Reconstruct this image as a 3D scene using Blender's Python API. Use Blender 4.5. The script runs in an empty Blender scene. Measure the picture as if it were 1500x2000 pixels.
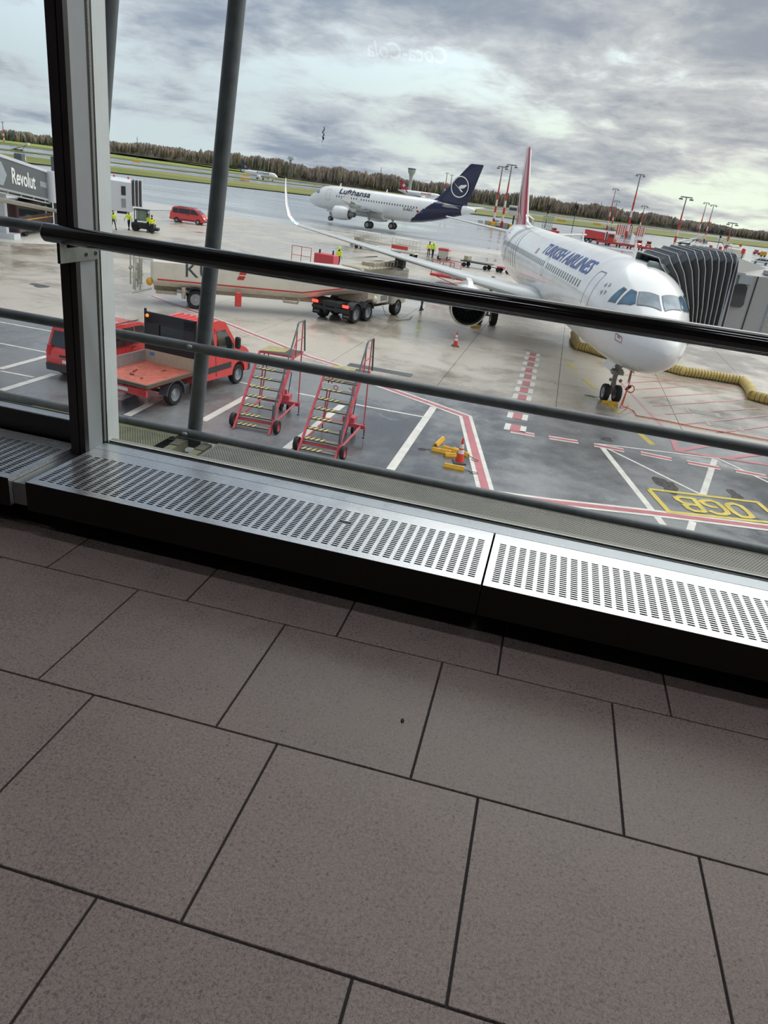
import bpy, bmesh, math, random
from mathutils import Vector, Matrix
random.seed(7)
PI = math.pi
SC = bpy.context.scene
COL = SC.collection
GZ = -5.9                       # level of the apron below the terminal floor (floor is z = 0)

# ------------------------------------------------------------------ camera
cam_d = bpy.data.cameras.new('camera')
cam = bpy.data.objects.new('camera', cam_d)
COL.objects.link(cam)
cam_d.sensor_fit = 'VERTICAL'
cam_d.sensor_height = 36.0
cam_d.lens = 36.0 * 1413.6 / 2000.0
cam_d.clip_end = 20000
_y, _p, _r = math.radians(-10.883), math.radians(24.166), math.radians(7.505)
F = Vector((math.sin(_y)*math.cos(_p), math.cos(_y)*math.cos(_p), -math.sin(_p)))
_r0 = Vector((math.cos(_y), -math.sin(_y), 0)); _u0 = _r0.cross(F)
RT = math.cos(_r)*_r0 + math.sin(_r)*_u0
UP = -math.sin(_r)*_r0 + math.cos(_r)*_u0
cam.matrix_world = Matrix(((RT.x, UP.x, -F.x, 0), (RT.y, UP.y, -F.y, 0), (RT.z, UP.z, -F.z, 1.53), (0, 0, 0, 1)))
SC.camera = cam

# ------------------------------------------------------------------ view
SC.view_settings.view_transform = 'Standard'
SC.view_settings.look = 'None'
SC.view_settings.exposure = 0.45
SC.view_settings.gamma = 1.0
SC.view_settings.use_curve_mapping = False
SC.cycles.max_bounces = 8
SC.cycles.transparent_max_bounces = 16
SC.cycles.caustics_reflective = False
SC.cycles.caustics_refractive = False
SC.cycles.sample_clamp_indirect = 6.0
try:
    SC.cycles.use_denoising = True
    SC.cycles.denoiser = 'OPENIMAGEDENOISE'
except Exception:
    pass

# ------------------------------------------------------------------ node helpers
class NT:
    def __init__(s, tree):
        s.t = tree; s.n = tree.nodes; s.l = tree.links
    def new(s, kind, **kw):
        n = s.n.new(kind)
        for k, v in kw.items():
            setattr(n, k, v)
        return n
    def link(s, a, b): s.l.new(a, b)
    def put(s, sock, v):
        if hasattr(v, 'is_linked') or isinstance(v, bpy.types.NodeSocket): s.l.new(v, sock)
        else: sock.default_value = v
    def math(s, op, a, b=0.0, c=None, clamp=False):
        n = s.n.new('ShaderNodeMath'); n.operation = op; n.use_clamp = clamp
        s.put(n.inputs[0], a); s.put(n.inputs[1], b)
        if c is not None: s.put(n.inputs[2], c)
        return n.outputs[0]
    def mix(s, fac, a, b):
        n = s.n.new('ShaderNodeMix'); n.data_type = 'RGBA'
        s.put(n.inputs[0], fac); s.put(n.inputs[6], a); s.put(n.inputs[7], b)
        return n.outputs[2]
    def noise(s, vec, scale, detail=4, rough=.5, dist=0.0):
        n = s.n.new('ShaderNodeTexNoise')
        if vec is not None: s.l.new(vec, n.inputs['Vector'])
        n.inputs['Scale'].default_value = scale; n.inputs['Detail'].default_value = detail
        n.inputs['Roughness'].default_value = rough; n.inputs['Distortion'].default_value = dist
        return n.outputs['Fac']
    def ramp(s, v, lo, hi, a=0.0, b=1.0, smooth=True):
        n = s.n.new('ShaderNodeMapRange'); n.clamp = True
        if smooth: n.interpolation_type = 'SMOOTHSTEP'
        s.put(n.inputs[0], v)
        n.inputs[1].default_value = lo; n.inputs[2].default_value = hi
        n.inputs[3].default_value = a; n.inputs[4].default_value = b
        return n.outputs[0]
    def comb(s, x, y, z):
        n = s.n.new('ShaderNodeCombineXYZ')
        for i, v in enumerate((x, y, z)): s.put(n.inputs[i], v)
        return n.outputs[0]

# ------------------------------------------------------------------ sky: broken cloud over a pale winter sky
world = bpy.data.worlds.new('winter_sky'); SC.world = world
world.use_nodes = True
w = NT(world.node_tree)
for n in list(w.n): w.n.remove(n)
tc = w.new('ShaderNodeTexCoord')
sep = w.new('ShaderNodeSeparateXYZ'); w.link(tc.outputs['Generated'], sep.inputs[0])
X, Y, Z = sep.outputs
zp = w.math('MAXIMUM', Z, 0.0)
zc = w.math('ADD', zp, 0.21)
u = w.math('DIVIDE', X, zc); v = w.math('DIVIDE', Y, zc)
cv = w.comb(w.math('ADD', u, 43.7), v, 24.6)
n1 = w.noise(cv, 1.9, 8, .56, .3)
cv2 = w.comb(w.math('ADD', u, 11.3), w.math('ADD', v, 4.7), 23.1)
n2 = w.noise(cv2, 0.6, 3, .5, .2)
n3 = w.noise(w.comb(u, v, 7.7), 7.0, 6, .65, .5)
dens = w.math('ADD', w.math('MULTIPLY', n1, .60), w.math('ADD', w.math('MULTIPLY', n2, .40), w.math('MULTIPLY', n3, .16)))
# fewer clouds close to the horizon
low = w.ramp(Z, 0.06, 0.25)
dens = w.math('ADD', dens, w.math('SUBTRACT', w.math('MULTIPLY', low, .145), .012))
cover = w.ramp(dens, .505, .62)
thick = w.ramp(dens, .56, .73)
right = w.ramp(w.math('DIVIDE', X, w.math('MAXIMUM', w.math('ABSOLUTE', Y), .05)), -.55, .25)
hz = w.mix(right, (0.50, 0.57, 0.60, 1), (0.74, 0.79, 0.66, 1))
hi = w.mix(right, (0.64, 0.74, 0.84, 1), (0.82, 0.93, 0.97, 1))
clear = w.mix(w.ramp(Z, 0.04, 0.20), hz, hi)
cl_lit = w.mix(right, (0.47, 0.50, 0.55, 1), (0.54, 0.52, 0.52, 1))
cl_dark = w.mix(right, (0.22, 0.26, 0.34, 1), (0.25, 0.26, 0.31, 1))
cloud = w.mix(thick, cl_lit, cl_dark)
sky = w.mix(w.math('MULTIPLY', cover, .95), clear, cloud)
ground = w.ramp(Z, -0.02, 0.0)
sky = w.mix(ground, (.20, .20, .20, 1), sky)
bg = w.new('ShaderNodeBackground'); w.link(sky, bg.inputs[0]); bg.inputs[1].default_value = 1.0
wo = w.new('ShaderNodeOutputWorld'); w.link(bg.outputs[0], wo.inputs[0])
try:
    world.cycles.sampling_method = 'MANUAL'; world.cycles.sample_map_resolution = 512
except Exception:
    pass

# the veiled sun: high over the airfield to the right, spread very wide by the cloud
sun_d = bpy.data.lights.new('veiled_sun', 'SUN'); sun_d.energy = 2.6; sun_d.angle = math.radians(95); sun_d.color = (1.0, .97, .93)
sun_o = bpy.data.objects.new('veiled_sun', sun_d); COL.objects.link(sun_o)
sun_o.rotation_euler = Vector((.38, .40, .83)).to_track_quat('Z', 'Y').to_euler()

# ------------------------------------------------------------------ materials
MATS = {}
def srgb(h):
    if isinstance(h, str):
        c = [int(h[i:i+2], 16)/255 for i in (0, 2, 4)]
    else:
        c = [x/255 for x in h]
    return tuple(x/12.92 if x <= .04045 else ((x+.055)/1.055)**2.4 for x in c)
def mat(name, col, rough=.5, metal=0.0, var=.08, scale=9.0, bump=0.0, emit=0.0, coat=0.0, spec=.5):
    if name in MATS: return MATS[name]
    c = srgb(col)
    m = bpy.data.materials.new(name); m.use_nodes = True
    t = NT(m.node_tree); b = t.n['Principled BSDF']
    tcn = t.new('ShaderNodeTexCoord')
    nz = t.noise(tcn.outputs['Object'], scale, 5, .6)
    k = t.ramp(nz, .3, .7)
    a = tuple(max(0, x*(1-var)) for x in c)+(1,); d = tuple(min(1, x*(1+var)) for x in c)+(1,)
    t.link(t.mix(k, a, d), b.inputs['Base Color'])
    t.link(t.ramp(nz, .3, .7, max(.02, rough-.06), min(1, rough+.06)), b.inputs['Roughness'])
    b.inputs['Metallic'].default_value = metal
    b.inputs['Specular IOR Level'].default_value = spec
    if coat: b.inputs['Coat Weight'].default_value = coat; b.inputs['Coat Roughness'].default_value = .06
    if emit:
        b.inputs['Emission Color'].default_value = c+(1,); b.inputs['Emission Strength'].default_value = emit
    if bump:
        bn = t.new('ShaderNodeBump'); bn.inputs['Strength'].default_value = bump; bn.inputs['Distance'].default_value = .01
        t.link(nz, bn.inputs['Height']); t.link(bn.outputs[0], b.inputs['Normal'])
    MATS[name] = m
    return m

def wet(name, dry, damp, scale=.35, streak=(1, 1), rdry=.62, rwet=.07, lo=.42, hi=.62, grime=None, spec=.5, bump=.12, coarse=.35):
    """rain-wet paving: dry patches, darker damp film and mirror-smooth puddles, all from noise in metres"""
    if name in MATS: return MATS[name]
    m = bpy.data.materials.new(name); m.use_nodes = True
    t = NT(m.node_tree); b = t.n['Principled BSDF']
    g = t.new('ShaderNodeNewGeometry')
    mp = t.new('ShaderNodeMapping'); t.link(g.outputs['Position'], mp.inputs[0])
    mp.inputs['Scale'].default_value = (streak[0], streak[1], 1)
    P = mp.outputs[0]
    a = t.noise(P, scale, 6, .6, .4)
    f = t.noise(P, scale*7, 5, .6)
    mixn = t.math('ADD', t.math('MULTIPLY', a, .75), t.math('MULTIPLY', f, .25))
    k = t.ramp(mixn, lo, hi)
    grain = t.noise(g.outputs['Position'], 14, 4, .7)
    c1 = srgb(dry); c2 = srgb(damp)
    col = t.mix(k, c1+(1,), c2+(1,))
    mul = t.ramp(grain, .3, .7, .88, 1.1)
    hs = t.new('ShaderNodeHueSaturation'); t.link(col, hs.inputs['Color']); t.link(mul, hs.inputs['Value'])
    out = hs.outputs[0]
    if grime:
        gk = t.ramp(t.noise(P, grime[1], 4, .6, .6), grime[2], grime[3], 0, grime[4] if len(grime) > 4 else 1)
        out = t.mix(gk, out, srgb(grime[0])+(1,))
    t.link(out, b.inputs['Base Color'])
    t.link(t.ramp(mixn, lo, hi, rdry, rwet), b.inputs['Roughness'])
    b.inputs['Specular IOR Level'].default_value = spec
    bn = t.new('ShaderNodeBump'); bn.inputs['Strength'].default_value = bump; bn.inputs['Distance'].default_value = .02
    hgt = t.math('MULTIPLY', grain, t.ramp(mixn, lo, hi, 1.0, coarse))
    t.link(hgt, bn.inputs['Height']); t.link(bn.outputs[0], b.inputs['Normal'])
    MATS[name] = m
    return m

# ------------------------------------------------------------------ mesh builder
class MB:
    def __init__(s):
        s.v = []; s.f = []; s.fm = []; s.cur = 0; s.T = Matrix.Identity(4)
    def m(s, i): s.cur = i; return s
    def add(s, vs, fs):
        k = len(s.v)
        for p in vs: s.v.append(tuple(s.T @ Vector(p)))
        for f in fs: s.f.append([k+i for i in f]); s.fm.append(s.cur)
        return s
    def box(s, x0, x1, y0, y1, z0, z1):
        return s.add([(x0,y0,z0),(x1,y0,z0),(x1,y1,z0),(x0,y1,z0),(x0,y0,z1),(x1,y0,z1),(x1,y1,z1),(x0,y1,z1)],
                     [(3,2,1,0),(4,5,6,7),(0,1,5,4),(1,2,6,5),(2,3,7,6),(3,0,4,7)])
    def cbox(s, c, d, rz=0.0, ry=0.0, rx=0.0):
        old = s.T
        s.T = old @ Matrix.Translation(c) @ Matrix.Rotation(rz, 4, 'Z') @ Matrix.Rotation(ry, 4, 'Y') @ Matrix.Rotation(rx, 4, 'X')
        x, y, z = d[0]/2, d[1]/2, d[2]/2
        s.box(-x, x, -y, y, -z, z); s.T = old
        return s
    def bbox(s, c, d, b=.02, rz=0.0, ry=0.0):
        """box with chamfered vertical and horizontal edges"""
        old = s.T
        s.T = old @ Matrix.Translation(c) @ Matrix.Rotation(rz, 4, 'Z') @ Matrix.Rotation(ry, 4, 'Y')
        x, y, z = d[0]/2, d[1]/2, d[2]/2
        def ring(ix, iy, zz):
            return [(-ix+b,-iy,zz),(ix-b,-iy,zz),(ix,-iy+b,zz),(ix,iy-b,zz),(ix-b,iy,zz),(-ix+b,iy,zz),(-ix,iy-b,zz),(-ix,-iy+b,zz)]
        s.loft([ring(x-b,y-b,-z), ring(x,y,-z+b), ring(x,y,z-b), ring(x-b,y-b,z)])
        s.T = old
        return s
    def loft(s, rings, caps=True, closed=True):
        n = len(rings[0]); vs = [p for r in rings for p in r]; fs = []
        for i in range(len(rings)-1):
            for j in range(n if closed else n-1):
                a = i*n+j; b = i*n+(j+1) % n
                fs.append((a, b, b+n, a+n))
        if caps and closed:
            fs.append(tuple(range(n-1, -1, -1))); fs.append(tuple(range((len(rings)-1)*n, len(rings)*n)))
        return s.add(vs, fs)
    def tube(s, p0, p1, r0, r1=None, n=8, caps=True):
        return s.path([p0, p1], [r0, r0 if r1 is None else r1], n, caps)
    def path(s, pts, r, n=8, caps=True, closed=False):
        pts = [Vector(p) for p in pts]
        if not isinstance(r, (list, tuple)): r = [r]*len(pts)
        rings = []; prev = None
        for i, p in enumerate(pts):
            if closed: t = pts[(i+1) % len(pts)]-pts[i-1]
            else: t = pts[min(i+1, len(pts)-1)]-pts[max(i-1, 0)]
            t = t.normalized() if t.length > 1e-9 else Vector((0, 0, 1))
            if prev is None:
                a = Vector((0, 0, 1)) if abs(t.z) < .9 else Vector((1, 0, 0))
                e = t.cross(a).normalized()
            else:
                e = (prev - t*prev.dot(t)).normalized()
            prev = e; g = t.cross(e)
            rings.append([tuple(p + r[i]*(math.cos(2*PI*k/n)*e + math.sin(2*PI*k/n)*g)) for k in range(n)])
        if closed: rings.append(rings[0])
        return s.loft(rings, caps and not closed)
    def disc_wheel(s, c, r, wd, axis='y', tire=0, rim=1, n=20, rr=.62):
        """tyre with a dished rim; axis runs through the hub"""
        A = {'y': Matrix.Rotation(-PI/2, 4, 'X'), 'x': Matrix.Rotation(PI/2, 4, 'Y')}[axis]
        old = s.T; s.T = old @ Matrix.Translation(c) @ A
        h = wd/2
        prof = [(r*rr,-h*.9),(r*.93,-h),(r,-h*.7),(r,h*.7),(r*.93,h),(r*rr,h*.9)]
        s.m(tire); s.lathe(prof, n)
        s.m(rim)
        s.lathe([(0.001,h*.55),(r*.2,h*.6),(r*.24,h*.35),(r*rr*.9,h*.3),(r*rr,h*.9)], n)
        s.lathe([(r*rr,-h*.9),(r*rr*.9,-h*.3),(0.001,-h*.4)], n)
        s.T = old
        return s
    def lathe(s, prof, n=16, c=(0, 0, 0)):
        rings = [[(c[0]+r*math.cos(2*PI*k/n), c[1]+r*math.sin(2*PI*k/n), c[2]+z) for k in range(n)] for r, z in prof]
        return s.loft(rings, False)
    def cone(s, c, r0, r1, h, n=16):
        return s.loft([[(c[0]+r*math.cos(2*PI*k/n), c[1]+r*math.sin(2*PI*k/n), c[2]+z) for k in range(n)] for r, z in ((r0, 0), (r1, h))])
    def sphere(s, c, r, n=10, m=7, sq=(1, 1, 1)):
        rings = []
        for i in range(1, m):
            a = PI*i/m
            rings.append([(c[0]+sq[0]*r*math.sin(a)*math.cos(2*PI*k/n), c[1]+sq[1]*r*math.sin(a)*math.sin(2*PI*k/n), c[2]-sq[2]*r*math.cos(a)) for k in range(n)])
        return s.loft(rings)
    def prism(s, poly, y0, y1, plane='xz'):
        """polygon in a plane, pushed out along the third axis"""
        def P(a, b, t):
            return {'xz': (a, t, b), 'xy': (a, b, t), 'yz': (t, a, b)}[plane]
        n = len(poly)
        vs = [P(a, b, y0) for a, b in poly]+[P(a, b, y1) for a, b in poly]
        fs = [tuple(range(n)), tuple(range(2*n-1, n-1, -1))]+[(j, j+n, (j+1) % n+n, (j+1) % n) for j in range(n)]
        return s.add(vs, fs)
    def quad(s, a, b, c, d): return s.add([a, b, c, d], [(0, 1, 2, 3)])
    def build(s, name, mats, parent=None, smooth=None, label=None, cat=None, group=None, kind=None, loc=None, rz=0.0, fix=True):
        me = bpy.data.meshes.new(name)
        me.from_pydata(s.v, [], s.f)
        if not isinstance(mats, (list, tuple)): mats = [mats]
        for q in mats: me.materials.append(q)
        me.polygons.foreach_set('material_index', [min(i, len(mats)-1) for i in s.fm])
        if fix:
            bm = bmesh.new(); bm.from_mesh(me); bmesh.ops.recalc_face_normals(bm, faces=bm.faces); bm.to_mesh(me); bm.free()
        if smooth is not None:
            me.polygons.foreach_set('use_smooth', [True]*len(me.polygons))
            me.set_sharp_from_angle(angle=math.radians(smooth))
        me.update()
        o = bpy.data.objects.new(name, me); COL.objects.link(o)
        if parent is not None: o.parent = parent
        if loc is not None: o.location = loc
        if rz: o.rotation_euler.z = rz
        tag(o, label, cat, group, kind)
        return o
def tag(o, label=None, cat=None, group=None, kind=None):
    if label: o['label'] = label
    if cat: o['category'] = cat
    if group: o['group'] = group
    if kind: o['kind'] = kind
def thing(name, label, cat, loc=(0, 0, 0), rz=0.0, group=None, scale=1.0):
    o = bpy.data.objects.new(name, None); COL.objects.link(o)
    o.location = loc; o.rotation_euler.z = rz; o.empty_display_size = .2
    if scale != 1.0: o.scale = (scale,)*3
    tag(o, label, cat, group)
    return o
KIDS = {}
def kids(o): return [c for c in bpy.data.objects if c.parent == o]
def copy_tree(root, loc, rz=0.0, label=None, group=None, scale=None):
    r = root.copy(); COL.objects.link(r); r.location = loc; r.rotation_euler.z = rz
    if scale: r.scale = (scale,)*3
    if label: r['label'] = label
    if group: r['group'] = group
    for c in kids(root):
        if c is r: continue
        d = c.copy(); COL.objects.link(d); d.parent = r
        for e in kids(c):
            if e.parent == c:
                g = e.copy(); COL.objects.link(g); g.parent = d
    return r

def text_data(txt, size, bold=0.0, shear=0.0, cuts=0, space=1.0, xs=1.0):
    """lettering as flat mesh data (x along the line, y up), centred"""
    cu = bpy.data.curves.new('lettering', 'FONT'); cu.body = txt; cu.size = size; cu.offset = bold; cu.shear = shear
    cu.space_character = space; cu.align_x = 'CENTER'; cu.align_y = 'CENTER'; cu.resolution_u = 3; cu.fill_mode = 'FRONT'
    ob = bpy.data.objects.new('lettering', cu); COL.objects.link(ob)
    bpy.context.view_layer.update()
    dg = bpy.context.evaluated_depsgraph_get()
    me = bpy.data.meshes.new_from_object(ob.evaluated_get(dg))
    bm = bmesh.new(); bm.from_mesh(me)
    if cuts:
        ys = [q.co.y for q in bm.verts]; lo, hi = min(ys), max(ys)
        for i in range(1, cuts):
            bmesh.ops.bisect_plane(bm, geom=bm.verts[:]+bm.edges[:]+bm.faces[:], plane_co=(0, lo+(hi-lo)*i/cuts, 0), plane_no=(0, 1, 0))
    vs = [(q.co.x*xs, q.co.y) for q in bm.verts]; bm.verts.index_update()
    fs = [tuple(q.index for q in f.verts) for f in bm.faces]
    bm.free(); bpy.data.objects.remove(ob); bpy.data.meshes.remove(me)
    return vs, fs
def lettering(parent, name, txt, size, m, place, **kw):
    """place(u, v) -> 3-D point of the surface the letters are printed on"""
    vs, fs = text_data(txt, size, **kw)
    b = MB(); b.add([place(a, c) for a, c in vs], fs)
    return b.build(name, m, parent, fix=False)


# =================================================================== GROUND OUTSIDE (large structure first)
M_ASPH = wet('wet_asphalt', '7f8183', '5b5d60', .16, (1, 1), .36, .09, .40, .62, ('9aa0a6', .5, .62, .72, .35), bump=.10)
M_CONC = wet('wet_concrete', 'bdb5a9', '988f83', .13, (1, 1), .38, .09, .42, .64, ('6f6a63', .33, .55, .75, .5), bump=.08)
M_TAXI = wet('wet_taxiway', '9a9ea3', '7c8188', .05, (.35, 1.6), .34, .07, .38, .60, ('b9bec2', .10, .60, .68, .5), bump=.08)
M_APRON2 = wet('far_apron', 'c0beb9', 'a3a19c', .06, (.6, 1.2), .38, .08, .40, .62, None, bump=.08)
M_GRASS = wet('winter_grass', '7f8256', '8f8a5a', .03, (.3, 1), .95, .85, .35, .65, ('6d7a3c', .02, .45, .6, .8), spec=.1, bump=.5, coarse=1)
M_HILL = wet('hill_grass', '86935a', '97a05f', .01, (.5, 1), .95, .9, .35, .65, None, spec=.05, bump=.4, coarse=1)
M_SOIL = mat('bare_soil', '6b6248', .95, var=.2, scale=.1)
M_WHITE = mat('white_road_paint', 'd6d4cc', .38, var=.1, scale=3)
M_RED = mat('red_road_paint', 'b4646c', .38, var=.12, scale=3)
M_YEL = mat('yellow_road_paint', 'cdb84e', .38, var=.14, scale=3)
M_PINK = mat('worn_red_road_paint', 'c07b84', .34, var=.2, scale=1.5)
M_JOINT = mat('joint_filler', '4c4a47', .5)
M_PATCH = mat('oil_stain', '4c4b49', .25, var=.3)

def sheet(name, poly, z, m, parent=None, kind='structure'):
    ar = sum(a[0]*c[1]-c[0]*a[1] for a, c in zip(poly, poly[1:]+poly[:1]))
    if ar < 0: poly = poly[::-1]
    b = MB(); b.add([(x, y, z) for x, y in poly], [tuple(range(len(poly)))])
    return b.build(name, m, parent, kind=kind, fix=False)
sheet('apron_ground', [(-9000, -30), (9000, -30), (9000, 12000), (-9000, 12000)], GZ-.30, M_TAXI)
def slabbox(name, x0, x1, y0, y1, ztop, zb, m, parent):
    b = MB(); b.box(x0, x1, y0, y1, zb, ztop); return b.build(name, m, parent)
# asphalt service road nearest the building
road = MB(); road.box(-60, 45, -12, 29.6, GZ-.28, GZ)
ROAD = road.build('service_road', M_ASPH, kind='structure')
# concrete stand made of single cast slabs with open joints
b = MB(); b.box(-60, 45, 29.6, 122, GZ-.28, GZ-.03)
STAND = b.build('aircraft_stand', M_JOINT, kind='structure')
slab_me = None
for i in range(-11, 8):
    for j in range(0, 9):
        x0 = -4.2+5*i; y0 = 29.6+9.37*j
        b = MB()
        b.box(x0+.012, x0+5-.012, y0+.012, y0+9.37-.012, GZ-.05, GZ)
        if slab_me is None:
            slab_me = MB().box(-2.488, 2.488, -4.673, 4.673, -.05, 0).build('concrete_slab', M_CONC, STAND, loc=(x0+2.5, y0+4.685, GZ))
        else:
            o = slab_me.copy(); COL.objects.link(o); o.location = (x0+2.5, y0+4.685, GZ); o.parent = STAND
sheet('far_stand', [(-60, 113.9), (45, 113.9), (45, 126), (-60, 126)], GZ-.02, M_APRON2)
sheet('side_apron', [(45, -12), (260, -12), (260, 330), (45, 160)], GZ-.13, M_APRON2)
sheet('left_apron', [(-60, -12), (-60, 122), (-110, 122), (-190, -12)], GZ-.13, M_APRON2)
# green strips beside the runway; they run diagonally away from the building
def strip(name, p, q, p2, q2, m, z=-.02, e=3.0):
    p, q, p2, q2 = map(Vector, (p, q, p2, q2))
    d = q-p; d2 = q2-p2
    return sheet(name, [tuple(p-d*e), tuple(q+d*e), tuple(q2+d2*e), tuple(p2-d2*e)], GZ+z, m)
strip('grass_strip', (-159.5, 247.8), (56, 475), (-216, 336.3), (60, 690), M_GRASS, e=2.2)
strip('grass_strip', (-270, 420), (62, 860), (-292, 455), (60, 912), M_GRASS, z=-.05, e=2)
sheet('grass_strip', [(-1300, -57), (70, 1010), (800, 1579), (800, 1900), (60, 1190), (-435, 720), (-1300, 100)], GZ-.09, M_GRASS)
# the grassy rise in front of the wood
b = MB()
rows_ = [(-900, 560, -303, 774), (-1500, 850, -330, 1010), (-1700, 980, -380, 1200)]
zz = (GZ, -1.4, -.8)
vs = []; n = 12
for (xa, ya, xb, yb), z0 in zip(rows_, zz):
    for k in range(n+1):
        t = k/n
        fall = 1 if t < .72 else max(0, 1-(t-.72)/.28)
        vs.append((xa+(xb-xa)*t, ya+(yb-ya)*t, GZ+(z0-GZ)*fall))
fs = [(i*(n+1)+k, i*(n+1)+k+1, (i+1)*(n+1)+k+1, (i+1)*(n+1)+k) for i in range(2) for k in range(n)]
b.add(vs, fs); b.build('grassy_rise', M_HILL, kind='structure', fix=False)

# painted markings: thin paint films lying on the paving
class Paint(MB):
    def line(s, pts, w, z=.004, ext=0.0):
        pts = [Vector((p[0], p[1])) for p in pts]
        L = []; R = []
        for i, p in enumerate(pts):
            a = (pts[i]-pts[i-1]).normalized() if i else None
            c = (pts[i+1]-pts[i]).normalized() if i < len(pts)-1 else None
            if a is None: a = c
            if c is None: c = a
            t = (a+c).normalized(); nrm = Vector((-t.y, t.x)); k = w/2/max(.35, nrm.dot(Vector((-a.y, a.x))))
            L.append(p+nrm*k); R.append(p-nrm*k)
        for i in range(len(pts)-1):
            h = GZ+z+.0006*(i % 5)
            q = [(R[i].x, R[i].y, h), (R[i+1].x, R[i+1].y, h), (L[i+1].x, L[i+1].y, h), (L[i].x, L[i].y, h)]
            s.quad(*q)
        return s
def paint(name, lines, m, w, parent, z=.004):
    for k, L in enumerate(lines):
        Paint().line(L, w, z+.0009*k).build(name, m, parent)
def tri_line(pts, parent, w=.50, wr=.24):
    Paint().line(pts, w, .006).build('white_edge_line', M_WHITE, parent)
    Paint().line(pts, wr, .010).build('red_centre_line', M_RED, parent)
tri_line([(-22.726, 38.902), (-17.267, 35.669), (-12.554, 32.553), (-10.315, 31.012), (-8.838, 30.397), (-6.576, 28.463), (-4.138, 27.116), (-2.447, 26.147), (-0.828, 18.89)], ROAD)
tri_line([(-1.116, 18.888), (1.003, 19.267), (3.583, 19.915), (6.976, 20.621), (15, 22.3)], ROAD)
for a, c in (((0.671, 25.416), (1.698, 25.525)), ((2.252, 25.536), (3.289, 25.532)), ((3.861, 25.597), (4.912, 25.526)), ((5.43, 25.563), (6.514, 25.558)), ((7.022, 25.621), (8.036, 25.586)), ((-0.693, 25.321), (0.165, 25.37))):
    tri_line([a, c], ROAD, .42, .2)
for q in ((-0.734, 40.63), (-0.714, 39.282), (-0.696, 37.807), (-0.696, 36.288), (-0.655, 34.793), (-0.643, 33.277), (-0.646, 31.916), (-0.632, 30.57), (-0.618, 29.153), (-0.596, 27.466), (-0.557, 25.82)):
    x, y = q
    b = Paint().line([(x, y-.42), (x, y+.42)], .78, .006); b.build('white_edge_block', M_WHITE, STAND)
    b = Paint().line([(x, y-.42), (x, y+.42)], .36, .010); b.build('red_block', M_RED, STAND)
for a, c in (((-2.662, 42.8), (-1.666, 42.2)), ((-3.65, 43.851), (-2.737, 43.274)), ((-4.696, 44.747), (-3.828, 44.056)), ((-1.338, 41.672), (-0.812, 41.516)), ((-5.848, 45.844), (-4.964, 45.085))):
    (x0, y0), (x1, y1) = a, c
    Paint().line([a, c], .1, .006).build('thin_red_dash', M_PINK, STAND)
    Paint().line([(x0+.25, y0+.3), (x1+.25, y1+.3)], .1, .006).build('thin_white_dash', M_WHITE, STAND)
paint('white_bay_line', [[(-3.671, 19.064), (-3.738, 26.597)], [(-6.869, 19.093), (-6.786, 24.616)], [(-10.034, 20.167), (-10.013, 23.466)], [(-12.144, 19.294), (-12.254, 21.449)], [(-13.222, 20.497), (-13.246, 21.512)],
      [(-18.29, 21.288), (-18.27, 23.825)], [(-16.594, 19.266), (-16.57, 21.864)]], M_WHITE, .26, ROAD)
paint('thin_white_line', [[(-8.669, 25.075), (-6.282, 25.029), (-3.815, 25.048)], [(-23.288, 27.385), (-20.521, 27.397)], [(-20.744, 24.282), (-18.583, 24.246)], [(-18.134, 21.099), (-16.827, 21.128)], [(-23.915, 28.15), (-23.873, 29.083)], [(-11.063, 25.093), (-9.981, 24.985)]], M_WHITE, .13, ROAD)
paint('white_guide_line', [[(2.543, 25.38), (3.993, 19.165)], [(6.507, 26.55), (5.473, 22.354)], [(4.841, 19.914), (4.655, 19.131)]], M_WHITE, .2, ROAD)
paint('white_guide_line', [[(2.709, 25.402), (5.407, 22.379)], [(2.382, 25.746), (6.639, 26.715), (11.5, 20.2)]], M_WHITE, .11, ROAD, .005)
paint('yellow_centre_dash', [[(1.052, 40.151), (1.626, 38.558)], [(1.976, 36.522), (2.56, 34.613)], [(3.017, 32.123), (3.437, 30.757)]], M_YEL, .24, STAND)
paint('yellow_centre_dash', [[(3.877, 28.71), (4.4, 26.932)]], M_YEL, .24, ROAD)
paint('yellow_box_line', [[(3.825, 21.925), (7.117, 22.648), (7.51, 21.15), (4.237, 20.296), (3.827, 21.858)]], M_YEL, .16, ROAD, .012)
YB = Paint()
YB.line([(6.134, 21.537), (6.081, 21.781), (6.136, 21.951), (6.306, 22.081), (6.507, 21.983), (6.614, 21.665), (6.672, 21.365), (6.686, 21.229), (6.574, 21.117), (6.356, 21.076), (6.225, 21.252), (6.134, 21.537)], .17, .012)
YB.build('stand_character_0', M_YEL, ROAD)
YB = Paint()
YB.line([(5.755, 21.429), (5.562, 21.424), (5.406, 21.509), (5.316, 21.689), (5.404, 21.824), (5.644, 21.944), (5.804, 21.871), (5.907, 21.616), (5.981, 21.352), (5.988, 21.124), (5.842, 20.959), (5.647, 20.917), (5.454, 21.042)], .17, .012)
YB.build('stand_character_6', M_YEL, ROAD)
YB = Paint()
YB.line([(5.102, 21.882), (5.319, 20.856)], .17, .012)
YB.line([(5.113, 21.816), (4.729, 21.757), (4.578, 21.628), (4.618, 21.452), (4.746, 21.3), (4.89, 21.291), (5.142, 21.273)], .17, .014)
YB.line([(4.988, 21.297), (4.782, 21.108), (4.858, 20.867), (5.011, 20.773), (5.319, 20.856)], .17, .016)
YB.build('stand_character_b', M_YEL, ROAD)
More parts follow.
